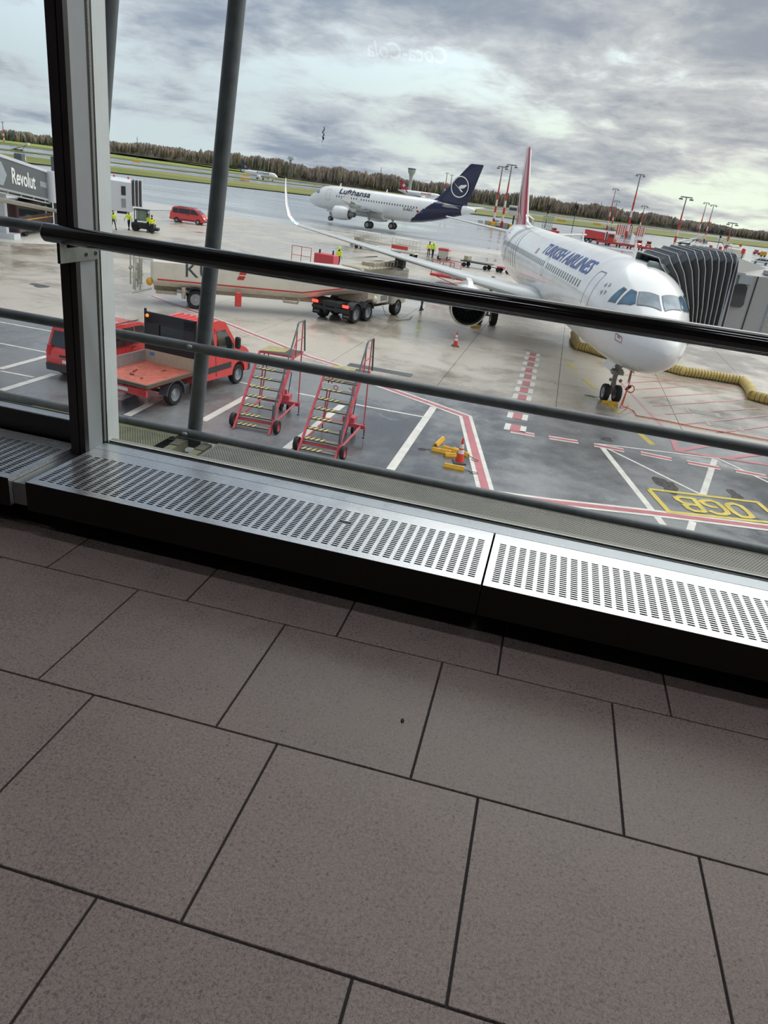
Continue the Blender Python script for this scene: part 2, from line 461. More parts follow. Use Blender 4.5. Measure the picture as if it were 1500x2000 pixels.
paint('red_hatch_line', [[(3.637, 37.826), (4.607, 32.299), (5.251, 28.704)], [(3.965, 39.239), (6.457, 39.907), (10.433, 41.257), (10.22, 38.124), (10.768, 37.598)], [(4.027, 37.184), (7.06, 40.404)], [(4.389, 35.995), (7.119, 38.851)],
      [(4.629, 34.498), (8.548, 38.479)], [(4.968, 33.203), (9.958, 38.245)], [(5.398, 32.082), (10.062, 36.478)], [(5.868, 30.764), (10.254, 35.294)], [(7.224, 30.463), (9.772, 33.139)]], M_PINK, .13, STAND)
paint('red_hatch_line', [[(5.251, 28.704), (5.243, 26.718), (6.829, 26.899), (8.421, 27.09)], [(5.289, 26.81), (7.221, 28.966)], [(6.855, 26.85), (8.772, 28.659)]], M_PINK, .22, ROAD, .008)
# worn white patches, manhole covers and oil stains
def blot(name, c, rx, ry, m, parent, z=.006, seed=1, n=34):
    f = lambda a: 1+.30*math.sin(2*a+seed)+.18*math.sin(3*a+2*seed)+.08*math.sin(7*a+seed)
    b = MB(); b.add([(c[0]+rx*math.cos(a)*f(a), c[1]+ry*math.sin(a)*f(a), GZ+z) for a in [2*PI*k/n for k in range(n)]], [tuple(range(n))])
    return b.build(name, m, parent)
blot('oil_stain', (4.429, 22.619), .32, .62, M_PATCH, ROAD, seed=3)
blot('oil_stain', (6.533, 22.958), .22, .35, M_PATCH, ROAD, seed=4)
blot('oil_stain', (2.733, 26.554), .25, .2, M_PATCH, ROAD, seed=5)
b = MB(); b.box(0, 2.3, 0, .5, 0, .012)
x, y = (-7.111, 30.867); b.T = Matrix.Identity(4)
MB().box(x-1.3, x+1.6, y-.25, y+.35, GZ, GZ+.012).build('drain_cover', mat('drain_iron', '4a4c4f', .35), STAND)
M_RIM = mat('painted_hatch_rim', 'a9a88f', .4)
for q in ((7.135, 33.598), (7.757, 31.832)):
    x, y = q
    MB().box(x-.75, x+.75, y-.38, y+.38, GZ, GZ+.008).build('hatch_rim', M_RIM, STAND)
    MB().box(x-.55, x+.55, y-.26, y+.26, GZ, GZ+.014).build('hatch_cover', mat('hatch_iron', '6c6e6c', .3), STAND)
# round stand number painted on the far left
x, y = (-44.547, 54.611)
MB().add([(x+5.2*math.cos(2*PI*k/32), y+5.2*math.sin(2*PI*k/32), GZ+.004) for k in range(32)], [tuple(range(32))]).build('white_stand_disc', M_WHITE, STAND)
blot('manhole_cover', (-28.161, 36.457), .55, .5, M_PATCH, STAND, seed=9, n=24)
# taxiway centre and edge paint far out
for a, c, w_ in (((-110, 152), (30, 118), .3), ((-110, 131), (40, 126), .35), ((-110, 172), (30, 150), .4)):
    b = Paint(); b.line([a, c], w_, -.27); b.build('taxiway_paint_line', M_WHITE, STAND)

# =================================================================== ROOM
M_TILE = None
def tile_mat():
    m = bpy.data.materials.new('brown_granite'); m.use_nodes = True
    t = NT(m.node_tree); b = t.n['Principled BSDF']
    g = t.new('ShaderNodeNewGeometry'); P = g.outputs['Position']
    oi = t.new('ShaderNodeObjectInfo')
    f1 = t.noise(P, 330, 4, .7); f2 = t.noise(P, 120, 4, .6, .6); f3 = t.noise(P, 2.2, 4, .6)
    k = t.ramp(t.math('ADD', t.math('MULTIPLY', f1, .65), t.math('MULTIPLY', f2, .35)), .43, .57)
    c = t.mix(k, srgb('7d6f6a')+(1,), srgb('a9998f')+(1,))
    dark = t.ramp(f2, .30, .38, 0, 1)
    c = t.mix(dark, srgb('6a605b')+(1,), c)
    hs = t.new('ShaderNodeHueSaturation'); t.link(c, hs.inputs['Color'])
    t.link(t.math('ADD', t.ramp(f3, .3, .7, .92, 1.06), t.math('MULTIPLY', t.math('SUBTRACT', oi.outputs['Random'], .5), .07)), hs.inputs['Value'])
    t.link(hs.outputs[0], b.inputs['Base Color'])
    t.link(t.ramp(t.math('ADD', t.math('MULTIPLY', f2, .5), t.math('MULTIPLY', f3, .5)), .35, .65, .24, .36), b.inputs['Roughness'])
    bn = t.new('ShaderNodeBump'); bn.inputs['Strength'].default_value = .25; bn.inputs['Distance'].default_value = .002
    t.link(f1, bn.inputs['Height']); t.link(bn.outputs[0], b.inputs['Normal'])
    return m
M_TILE = tile_mat()
M_GROUT = mat('dark_grout', '33302e', .8)
M_WALL = mat('dark_wall_panel', '7a7672', .6)
M_CEIL = mat('ceiling_panel', 'b9b9b4', .7)
b = MB(); b.box(-9, 9, -10, 2.93, -.25, -.006)
FLOOR = b.build('floor', M_GROUT, kind='structure')
ta = math.radians(.731)
rows = [(2.186, 2.783, -1.7076), (1.5893, 2.186, -1.3074), (.9926, 1.5893, -1.1111), (.3959, .9926, -.7139), (-.2008, .3959, -.5), (-.7975, -.2008, -.9)]
tile0 = None
for (y0, y1, off) in rows:
    for k in range(-6, 7):
        x0 = off+k*.6
        if tile0 is None:
            g_ = .0035; bw = .3; bd = .29835
            r_ = lambda e, z: [(-bw+e, -bd+e, z), (bw-e, -bd+e, z), (bw-e, bd-e, z), (-bw+e, bd-e, z)]
            tb = MB(); tb.loft([r_(g_, -.02), r_(g_, -.0012), r_(g_+.0012, 0)])
            tile0 = tb.build('floor_tile', M_TILE, FLOOR); o = tile0
        else:
            o = tile0.copy(); COL.objects.link(o)
        cx, cy = x0+.3, (y0+y1)/2
        o.location = (cx*math.cos(ta)-cy*math.sin(ta), cx*math.sin(ta)+cy*math.cos(ta), 0); o.rotation_euler.z = ta; o.parent = FLOOR
MB().box(-9, 9, -10, 2.93, 6.0, 6.2).build('ceiling', M_CEIL, kind='structure')
MB().box(-9, -8.8, -10, 2.93, -.1, 6.0).build('wall_left', M_WALL, kind='structure')
MB().box(8.8, 9, -10, 2.93, -.1, 6.0).build('wall_right', M_WALL, kind='structure')
MB().box(-9, 9, -10, -9.8, -.1, 6.0).build('wall_back', M_WALL, kind='structure')
MB().box(-9, 9, 2.90, 2.985, -.6, .10).build('wall_front', mat('plinth_wall', '2a2826', .8), kind='structure')
MB().box(-9, 9, 2.90, 3.06, 5.7, 6.2).build('trim_1', M_WALL, kind='structure')

# glass
def glass_mat():
    m = bpy.data.materials.new('window_glass'); m.use_nodes = True
    t = NT(m.node_tree)
    for n_ in list(t.n): t.n.remove(n_)
    o = t.new('ShaderNodeOutputMaterial'); tr = t.new('ShaderNodeBsdfTransparent'); gl = t.new('ShaderNodeBsdfGlossy')
    tr.inputs[0].default_value = (.965, .985, .975, 1); gl.inputs['Roughness'].default_value = .01
    fr = t.new('ShaderNodeFresnel'); fr.inputs[0].default_value = 1.45
    mx = t.new('ShaderNodeMixShader'); t.link(t.math('MULTIPLY', fr.outputs[0], .8), mx.inputs[0])
    t.link(tr.outputs[0], mx.inputs[1]); t.link(gl.outputs[0], mx.inputs[2]); t.link(mx.outputs[0], o.inputs[0])
    return m
M_GLASS = glass_mat()
M_BROWN = mat('dark_brown_profile', '2b2625', .42)
M_GREY = mat('pale_grey_profile', 'e4eaea', .45, var=.03)
M_BLACK = mat('black_rubber', '0c0c0e', .45, var=.02)
M_BEAD = mat('ribbed_glazing_bead', 'c9cdc4', .35)
M_SILL = mat('grey_sill_paint', 'e2ebf0', .30, var=.015, metal=.35)
def steel(name, col, rough, m_=1.0):
    m = bpy.data.materials.new(name); m.use_nodes = True
    t = NT(m.node_tree); b = t.n['Principled BSDF']
    tcn = t.new('ShaderNodeTexCoord'); mp = t.new('ShaderNodeMapping'); t.link(tcn.outputs['Object'], mp.inputs[0])
    mp.inputs['Scale'].default_value = (1.2, 60, 8)
    nz = t.noise(mp.outputs[0], 6, 5, .6); n2 = t.noise(tcn.outputs['Object'], 5, 5, .65, .5)
    c = srgb(col)
    t.link(t.mix(t.ramp(n2, .35, .65), tuple(x*.95 for x in c)+(1,), tuple(min(1, x*1.03) for x in c)+(1,)), b.inputs['Base Color'])
    b.inputs['Metallic'].default_value = m_
    t.link(t.ramp(t.math('ADD', t.math('MULTIPLY', nz, .4), t.math('MULTIPLY', n2, .6)), .35, .65, rough-.03, rough+.04), b.inputs['Roughness'])
    bn = t.new('ShaderNodeBump'); bn.inputs['Strength'].default_value = .0; t.link(nz, bn.inputs['Height'])
    return m
M_STEEL = steel('brushed_steel_cover', 'f0f2f3', .27, .78)
M_STEELD = steel('shadow_tinted_steel_front', '393634', .5)  # dark grey steel with a shadow tint put into its colour
M_DARKIN = mat('shade_black', '060607', .9, spec=.05)  # near-black that stands for shade below the slots and grating holes

def window(name, x0, x1, z0, z1):
    wdw = MB().box(x0, x1, 2.93, 2.94, z0, z1).build(name, M_GLASS, kind='structure')
    return wdw
W1 = window('window_1', -1.955, 2.6, .25, 5.7)
W2 = window('window_2', -6.6, -2.03, .345, 5.7)
MB().box(2.7, 8.8, 2.93, 2.94, .25, 5.7).build('window_3', M_GLASS, kind='structure')
# frame strips of the right-hand pane
MB().box(-1.95, 2.6, 2.917, 2.9285, .25, .2515).build('black_gasket', M_BLACK, W1)
MB().box(-1.95, 2.6, 2.9405, 2.9475, .25, .2560).build('steel_glazing_strip', mat('bright_glazing_strip', 'f4f6f4', .35), W1)
MB().box(-1.95, 2.6, 2.9475, 2.957, .25, .2530).build('black_gasket', M_BLACK, W1)
MB().box(-1.99, 2.6, 2.957, 2.985, .10, .252).build('outer_ledge', mat('weathered_ledge', '8f8e82', .6), W1)
# grey dirt smear and faint smudges on the pane
b = MB(); rq = random.Random(8)
for k in range(26):
    f_ = k/25; wz = .0045*math.sin(PI*min(1, f_*1.3))**.6*(1 if f_ < .6 else .35)
    x_ = -.983+rq.uniform(-1, 1)*wz*.7-.006*f_; z_ = 1.702-.082*f_
    b.add([(x_+rq.uniform(.3, 1)*wz*math.cos(a)+.0004, 2.9285, z_+.0035*math.sin(a)*rq.uniform(.5, 1.2)) for a in [2*PI*q/6 for q in range(6)]], [(0, 1, 2, 3, 4, 5)])
o = b.build('dirt_smear', mat('dried_dirt', '5b5e66', .8), W1, fix=False, kind='stuff'); SMEAR = o
# left pane: raised brown bottom rail
b = MB(); b.box(-6.6, -2.03, 2.86, 2.93, .25, .345)
b.build('bottom_rail', M_BROWN, W2)
MB().box(-6.6, -2.03, 2.865, 2.928, .345, .349).build('rail_top_strip', M_SILL, W2)
MB().box(-6.6, -2.03, 2.944, 2.99, .10, .33).build('outer_ledge', mat('weathered_ledge', '8f8e82', .6), W2)
MB().box(-6.6, -2.03, 2.928, 2.932, .345, .352).build('black_gasket', M_BLACK, W2)
# sill between cover and pane
MB().box(-1.955, 2.6, 2.8235, 2.832, .20, .238).build('trim_3', M_DARKIN, kind='structure')
MB().box(-1.955, 2.6, 2.8300, 2.917, .20, .2495).build('trim_2', M_SILL, kind='structure')

# mullion standing between the two panes
mu = thing('window_mullion', 'tall window mullion, dark brown towards the room and pale grey on its side', 'window post', (-1.99, 2.85, .12))
def rel(b, o): 
    l = Vector(o.location)
    b.v = [tuple(Vector(p)-l) for p in b.v]; return b
b = MB(); b.box(-2.03, -1.988, 2.762, 2.925, .12, 5.7); b.box(-1.982, -1.9551, 2.762, 2.79, .12, 5.7); b.box(-1.988, -1.982, 2.775, 2.9, .12, 5.7)
rel(b, mu).build('brown_face', M_BROWN, mu)
b = MB(); b.box(-1.982, -1.955, 2.7905, 2.895, .12, 5.7); rel(b, mu).build('grey_side', M_GREY, mu)
b = MB(); b.box(-1.98, -1.9545, 2.895, 2.908, .12, 5.7); b.box(-1.98, -1.9545, 2.924, 2.938, .12, 5.7); rel(b, mu).build('rubber_gasket', M_BLACK, mu)
b = MB(); b.box(-1.98, -1.9535, 2.908, 2.924, .255, 5.7)
for k in range(430):
    z_ = .26+k*.0125; b.box(-1.9535, -1.952, 2.910, 2.922, z_, z_+.006)
rel(b, mu).build('ribbed_bead', M_BEAD, mu)
b = MB(); b.box(-2.03, -1.957, 2.938, 3.035, .10, 5.7); rel(b, mu).build('outer_grey_profile', M_GREY, mu)

# radiator covers with punched slots
def cover(name, x0, x1, label, ncol, sx):
    y0, y1, z = 2.352, 2.8252, .25
    root = thing(name, label, 'radiator cover', ((x0+x1)/2, 2.6, .10), group='perforated steel radiator covers')
    ox, oy, oz = root.location
    px, py, nrow = .0412, .01635, 21
    ys = 2.399-.004; gx0 = sx; gx1 = sx+ncol*px; gy1 = ys+nrow*py
    b = MB(); a = .0116; h = .0047; r = .0032
    for i in range(ncol):
        for j in range(nrow):
            cx = gx0+(i+.5)*px; cy = ys+(j+.5)*py; X0, X1, Y0, Y1 = cx-px/2, cx+px/2, cy-py/2, cy+py/2
            ring = [(cx-a, cy-h), (cx+a, cy-h), (cx+a+r, cy), (cx+a, cy+h), (cx-a, cy+h), (cx-a-r, cy)]
            vs = [(X0, Y0, z), (X1, Y0, z), (X1, Y1, z), (X0, Y1, z)]+[(p, q, z) for p, q in ring]+[(p, q, z-.0012) for p, q in ring]
            b.add([(p-ox, q-oy, s_-oz) for p, q, s_ in vs], [(0, 1, 5, 4), (1, 2, 7, 6, 5), (2, 3, 8, 7), (3, 0, 4, 9, 8)]+[(4+k, 4+(k+1) % 6, 10+(k+1) % 6, 10+k) for k in range(6)])
    for (A, B_, C_, D_) in ((x0, x1, y0, ys), (x0, x1, gy1, y1), (x0, gx0, ys, gy1), (gx1, x1, ys, gy1)):
        b.add([(A-ox, C_-oy, z-oz), (B_-ox, C_-oy, z-oz), (B_-ox, D_-oy, z-oz), (A-ox, D_-oy, z-oz)], [(0, 1, 2, 3)])
    b.build('perforated_top', M_STEEL, root, fix=False)
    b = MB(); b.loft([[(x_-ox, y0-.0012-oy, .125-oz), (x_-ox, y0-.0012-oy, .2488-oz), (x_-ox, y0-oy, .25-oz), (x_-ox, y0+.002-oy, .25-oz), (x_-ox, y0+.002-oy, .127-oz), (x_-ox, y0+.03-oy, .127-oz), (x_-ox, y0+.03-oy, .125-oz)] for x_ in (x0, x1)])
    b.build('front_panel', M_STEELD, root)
    for x_ in (x0, x1-.002):
        MB().box(x_-ox, x_+.002-ox, y0+.002-oy, y1-oy, .127-oz, .2495-oz).build('end_panel', M_STEEL, root)
    MB().box(x0+.004-ox, x1-.004-ox, y0+.03-oy, y1-.003-oy, .13-oz, .15-oz).build('slot_shade_sheet', M_DARKIN, root)  # added sheet, near-black so the slots look shaded inside
    for k in range(3):
        cx = x0+(x1-x0)*(.15+.35*k)
        MB().box(cx-.02-ox, cx+.02-ox, 2.6-oy, 2.9-oy, -.0-oz, .13-oz).build('support_foot', M_DARKIN, root)
    return root
cover('radiator_cover', -1.953, -.061, 'brushed steel radiator cover in the middle, from the mullion to the open joint', 45, -1.936)
cover('radiator_cover', -.053, 2.2, 'brushed steel radiator cover right of the open joint', 53, -.0327)
cover('radiator_cover', -4.35, -2.036, 'brushed steel radiator cover left of the mullion', 55, -4.32)
b = MB(); b.box(-2.034, -1.955, 2.375, 2.76, .13, .228)
o = b.build('radiator_gap_plate', steel('dull_steel', '8d9090', .4)); tag(o, 'narrow recessed steel plate filling the gap between two radiator covers below the mullion', 'metal plate')

# flush dirt flecks
def fleck(name, x, y, z, r, m, label, cat, seed):
    rnd = random.Random(seed); n = 9
    ring = lambda k, zz: [(x+r[0]*k*math.cos(2*PI*i/n)*rnd.uniform(.8, 1.15), y+r[1]*k*math.sin(2*PI*i/n)*rnd.uniform(.8, 1.15), zz) for i in range(n)]
    b = MB(); b.loft([ring(.9, z), ring(1, z+r[2]*.4), ring(.5, z+r[2])])
    o = b.build(name, m, smooth=50); tag(o, label, cat); return o
(fx, fy) = (-0.203, 1.82)
fleck('dead_fly', fx, fy, 0, (.006, .011, .006), mat('insect_black', '14100f', .5), 'tiny black dead fly on a floor tile', 'insect', 2)
(fx, fy) = (-0.659, 2.623)
fleck('dried_leaf', fx, fy, .2502, (.026, .011, .003), mat('dried_leaf_brown', '77746c', .8), 'small dried brown-grey leaf lying on the middle radiator cover', 'leaf', 5)

# lit wall sign behind the viewer; it shows as a faint mirror image in the pane
sgn = thing('wall_sign', 'lit white slanted lettering hanging behind the viewer, mirrored faintly in the glass', 'sign', (-2.32, -3.95, 2.98))
MB().box(-.75, .75, -.06, -.02, -.30, .30).build('backing_board', mat('dark_sign_board', '1b1414', .5), sgn)
vs, fs = text_data('Coca-Cola', .24, bold=.004, shear=.35, xs=.95)
b = MB(); b.add([(-a, 0.0, c) for a, c in vs], fs); b.build('lettering', mat('lit_white_letter', 'ffffff', .5, emit=1.2, var=0), sgn, fix=False)
for k in (-1, 1): MB().box(k*.6-.02, k*.6+.02, -.06, -.03, .3, 3.0).build('hanger', M_DARKIN, sgn)

# handrail on a steel bracket
hr = thing('handrail', 'thick glossy black round handrail crossing in front of the windows', 'handrail', (-2.035, 2.685, 1.09))
M_RAIL = mat('gloss_black_lacquer', '0e0d0d', .12, var=.02, coat=.8)
b = MB(); pr = [(-2.0375, .0001), (-2.0365, .022), (-2.033, .031), (-2.026, .0355), (2.55, .0355)]
b.loft([[(x_, 2.685+r_*math.cos(2*PI*k/32), 1.1965+r_*math.sin(2*PI*k/32)) for k in range(32)] for x_, r_ in pr])
rel(b, hr).build('rail_tube', M_RAIL, hr, smooth=50)
M_PLATE = mat('pale_painted_steel', 'b9beb4', .55, var=.12, scale=25)
b = MB()
poly = [(2.645, 1.166), (2.645, 1.090), (2.905, 1.094), (2.905, 1.150), (2.79, 1.150), (2.775, 1.146), (2.690, 1.146), (2.690, 1.170)]
b.prism(poly, -1.9515, -1.9415, 'yz'); rel(b, hr).build('bracket', M_PLATE, hr)
b = MB(); b.box(-1.9525, -1.9405, 2.6436, 2.6452, 1.09, 1.168); rel(b, hr).build('bracket_edge', M_BLACK, hr)
for (sy, sz) in ((2.814, 1.117), (2.880, 1.119)):
    b = MB()
    b.loft([[(-1.9415+x_, sy+r_*math.cos(2*PI*k/14), sz+r_*math.sin(2*PI*k/14)) for k in range(14)] for x_, r_ in ((0, .0088), (.003, .0088), (.0035, .006), (.0005, .005))])
    rel(b, hr).build('screw', mat('screw_steel', '6b6e6b', .35, .8), hr)

# unseen fill lamps added under the ceiling to brighten floor and mullion
for k, (x_, y_) in enumerate(((-3, 1.3), (1.2, 1.3), (5.0, 1.3), (-3, -1.9), (1.2, -1.9), (5.0, -1.9))):
    r_ = thing('fill_light', 'unseen added fill light panel %s, %s' % ('over the left' if x_ < 0 else 'in the middle row' if x_ < 3 else 'far over the right', 'right above the viewer' if y_ > 0 else 'deeper in the hall'), 'fill light', (x_, y_, 5.935))
    MB().box(-.95, .95, -.22, .22, .0, .06).build('frame', M_GREY, r_)
    MB().box(-.9, .9, -.18, .18, -.006, .0).build('diffuser', mat('fill_light_diffuser', 'f3f5ff', .5, emit=9.0, var=0), r_)

# =================================================================== OUTSIDE WALKWAY AND RAILS
M_GALV = mat('weathered_galvanised_steel', '7d7c74', .5, metal=.3, var=.15, scale=6)
M_MOSS = mat('mossy_galvanised_steel', '787a60', .65, metal=.1, var=.2, scale=8)
def grating(x0, x1, m, label):
    y0, y1, z = 3.0, 3.62, .085
    root = thing('walkway_grating', label, 'grating', ((x0+x1)/2, 3.3, z-.05))
    ox, oy, oz = root.location
    p = .0155; b = MB(); nx = int((x1-x0-.03)/p); gy0 = 3.24; ny = int((3.585-gy0)/.0125)
    gx0 = x0+.015
    for i in range(nx):
        for j in range(ny):
            cx = gx0+(i+.5)*p + (p/4 if j % 2 else -p/4); cy = gy0+(j+.5)*.0125; X0, X1, Y0, Y1 = gx0+i*p, gx0+(i+1)*p, cy-.00625, cy+.00625
            r = .0033
            zz = z
            b.add([(X0-ox, Y0-oy, zz-oz), (X1-ox, Y0-oy, zz-oz), (X1-ox, Y1-oy, zz-oz), (X0-ox, Y1-oy, zz-oz), (cx-r-ox, cy-r-oy, zz-oz), (cx+r-ox, cy-r-oy, zz-oz), (cx+r-ox, cy+r-oy, zz-oz), (cx-r-ox, cy+r-oy, zz-oz)],
                  [(0, 1, 5, 4), (1, 2, 6, 5), (2, 3, 7, 6), (3, 0, 4, 7)])
    b.build('perforated_sheet', m, root, fix=False)
    b = MB(); b.box(x0-ox, x1-ox, 3.0-oy, gy0-oy, z-.02-oz, z-oz); b.box(x0-ox, x1-ox, gy0+ny*.0125-oy, y1-oy, z-.02-oz, z-oz); b.box(x0-ox, x0+.0149-ox, gy0-oy, gy0+ny*.0125-oy, z-.02-oz, z-oz)
    b.build('sheet_edge', m, root)
    MB().box(x0-ox, x1-ox, 3.05-oy, 3.6-oy, z-.05-oz, z-.03-oz).build('hole_shade_sheet', M_DARKIN, root)  # dark sheet added below so the holes read as shade
grating(-1.70, 2.6, M_GALV, 'long perforated steel walkway sheet outside the right-hand pane')
grating(-2.9, -1.95, M_MOSS, 'short mossy perforated walkway sheet outside, behind the mullion')
br = thing('rail_support', 'pair of mossy steel beams carrying the outside post', 'bracket', (-1.83, 3.3, 0))
for x_ in (-1.915, -1.765):
    b = MB(); b.box(x_-.024, x_+.024, 2.99, 3.62, .02, .065); b.box(x_-.03, x_+.03, 2.99, 3.62, -.02, -.01); b.box(x_-.006, x_+.006, 2.99, 3.62, -.02, .02)
    rel(b, br).build('beam', M_MOSS, br)
    b = MB(); b.box(x_-.028, x_+.028, 3.50, 3.60, .0655, .069); rel(b, br).build('clamp_plate', mat('rusty_plate', '5d584e', .6), br)
b = MB(); b.box(-1.95, -1.70, 3.0, 3.6, -.10, -.08); rel(b, br).build('bottom_sheet', M_DARKIN, br)

M_PIPE = mat('weathered_dark_pipe', '696e72', .45, metal=.25, var=.16, scale=14, bump=.1)
def outer_rail(z, r, label):
    t = thing('outside_rail', label, 'railing', (-1.8, 3.65, z))
    b = MB(); b.loft([[(x_+1.8, r*math.cos(2*PI*k/20), r*math.sin(2*PI*k/20)) for k in range(20)] for x_ in (-9, -1.88, -1.70, 6)])
    b.build('pipe', M_PIPE, t, smooth=50)
    MB().sphere((-.115+(z*.05), -.035, .008), .014, sq=(1.3, .8, .8)).build('weld', mat('galvanised_weld', '9b9e9c', .5, .6), t, smooth=60)
outer_rail(1.0985, .0275, 'uppermost dark steel pipe rail outside the glass, just behind the handrail')
outer_rail(.596, .0275, 'middle dark steel pipe rail outside the glass')
outer_rail(.0905, .0285, 'lowest dark steel pipe rail along the edge of the outside walkway')
def post(xb, k, name, label):
    t = thing(name, label, 'post', (xb, 3.722, .02))
    top = 6.0
    b = MB(); b.loft([[(k*z_+0.0413*math.cos(2*PI*q/24), 0.0413*math.sin(2*PI*q/24), z_) for q in range(24)] for z_ in (0.03, 1.0, 3.0, top)])
    b.build('pipe', M_PIPE, t, smooth=50)
    MB().box(-.07, .07, -.05, .05, -.02, .03).build('base_plate', M_PIPE, t)
post(-1.908, .087, 'leaning_post', 'thick leaning dark steel pipe post outside, right of the mullion')
post(-2.655, .131, 'leaning_post', 'dark steel pipe post outside, mostly hidden behind the mullion')


# =================================================================== AIRCRAFT
M_AWHITE = mat('aircraft_white', 'f5f5f3', .22, var=.03, scale=.8, coat=.4)
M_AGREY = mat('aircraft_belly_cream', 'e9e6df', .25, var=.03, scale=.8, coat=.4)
M_WINGM = mat('wing_light_grey', 'b9bcbd', .3, var=.06, scale=.6)
M_CHROME = mat('polished_intake_metal', 'c9c6bd', .12, 1.0, var=.02)
M_NAVY = mat('navy_blue_tail', '16163f', .22, var=.05, coat=.5)
M_TRED = mat('deep_red_tail', 'b01c33', .25, var=.06, scale=.5, coat=.4)
M_TYRE = mat('tyre_rubber', '1b1b1c', .7)
M_HUB = mat('wheel_hub_pale', 'bdbab2', .45)
M_STRUT = mat('gear_strut_grey', '8f8d88', .4, .3)
M_DARKG = mat('dark_grey_metal', '35373a', .5, .3)
M_LINE = mat('panel_line_grey', '8b8b8b', .5)
M_CABWIN = mat('cabin_window_dark', '5e6266', .2)
M_COCK = mat('cockpit_glass_blue', '4f6f86', .06, var=.45, scale=1.6, coat=1)
M_TBLUE = mat('airline_lettering_blue', '46609f', .4)
M_LBLUE = mat('airline_lettering_navy', '1d2340', .4)
M_FAN = mat('fan_blade_dark', '2f3033', .35, .6)
M_STRIPE = mat('grey_pattern_print', 'a5a6a8', .4)

R0, HH, ZC = 1.975, 2.07, 3.83
def sections(L):
    nose = [(0, 3.10, 3.16, .03), (.08, 2.90, 3.42, .27), (.25, 2.70, 3.66, .47), (.55, 2.46, 3.93, .72), (1.0, 2.26, 4.20, .99), (1.5, 2.10, 4.44, 1.22), (1.9, 2.01, 4.66, 1.37),
            (2.3, 1.95, 4.96, 1.50), (2.7, 1.90, 5.24, 1.61), (3.1, 1.86, 5.46, 1.70), (3.7, 1.82, 5.66, 1.80), (4.5, 1.79, 5.80, 1.89), (5.5, 1.77, 5.87, 1.95), (6.8, 1.76, 5.90, 1.975)]
    mid = [(9, 1.76, 5.90, 1.975), (12, 1.76, 5.90, 1.975), (L*.45, 1.76, 5.90, 1.975), (L-13.2, 1.76, 5.90, 1.975)]
    tail = [(L-11.5, 1.84, 5.90, 1.965), (L-9.5, 2.12, 5.89, 1.88), (L-7.5, 2.55, 5.86, 1.68), (L-5.5, 3.08, 5.80, 1.38), (L-3.5, 3.70, 5.70, 1.00), (L-2, 4.15, 5.58, .68), (L-.9, 4.50, 5.42, .42), (L-.15, 4.72, 5.28, .26), (L, 4.80, 5.20, .15)]
    return nose+mid+tail
def ring_at(sec, n=40):
    s_, zb, zt, hw = sec
    c, h = (zb+zt)/2, (zt-zb)/2
    # above the widest line the nose is a little squarer
    return [(s_, hw*math.cos(2*PI*k/n), c+h*math.sin(2*PI*k/n)) for k in range(n)]
def lerp_sec(S, s_):
    for a, b in zip(S, S[1:]):
        if a[0] <= s_ <= b[0]:
            t = (s_-a[0])/max(1e-9, b[0]-a[0]); return tuple(x+(y-x)*t for x, y in zip(a, b))
    return S[-1] if s_ > S[-1][0] else S[0]
def on_skin(S, s_, ang, out=.012):
    """point of the fuselage skin; ang is measured up from the horizontal, + side is +y"""
    q = lerp_sec(S, s_); c, h = (q[1]+q[2])/2, (q[2]-q[1])/2
    return (s_, (q[3]+out)*math.cos(ang), c+(h+out)*math.sin(ang))
def skin_z(S, s_, z, side=1, out=.012):
    q = lerp_sec(S, s_); c, h = (q[1]+q[2])/2, (q[2]-q[1])/2
    a = math.asin(max(-1, min(1, (z-c)/h)))
    if side < 0: a = PI-a
    return (s_, (q[3]+out)*math.cos(a), c+(h+out)*math.sin(a))
def foil(c0, chord, th, span_dir, n=10):
    """aerofoil ring: leading edge at c0, chord along +x, thickness along z (or y for a fin)"""
    pts = []
    xs = [0, .02, .08, .2, .4, .7, 1.0]
    yt = [0, .35, .7, .95, 1.0, .6, .06]
    up = [(c0[0]+chord*x, y*th/2*chord) for x, y in zip(xs, yt)]
    lo = [(c0[0]+chord*x, -y*th/2*chord*.8) for x, y in zip(xs, yt)][::-1][:-1]
    for a, t in up+lo:
        pts.append((a, c0[1], c0[2]+t) if span_dir == 'y' else (a, c0[1]+t, c0[2]))
    return pts
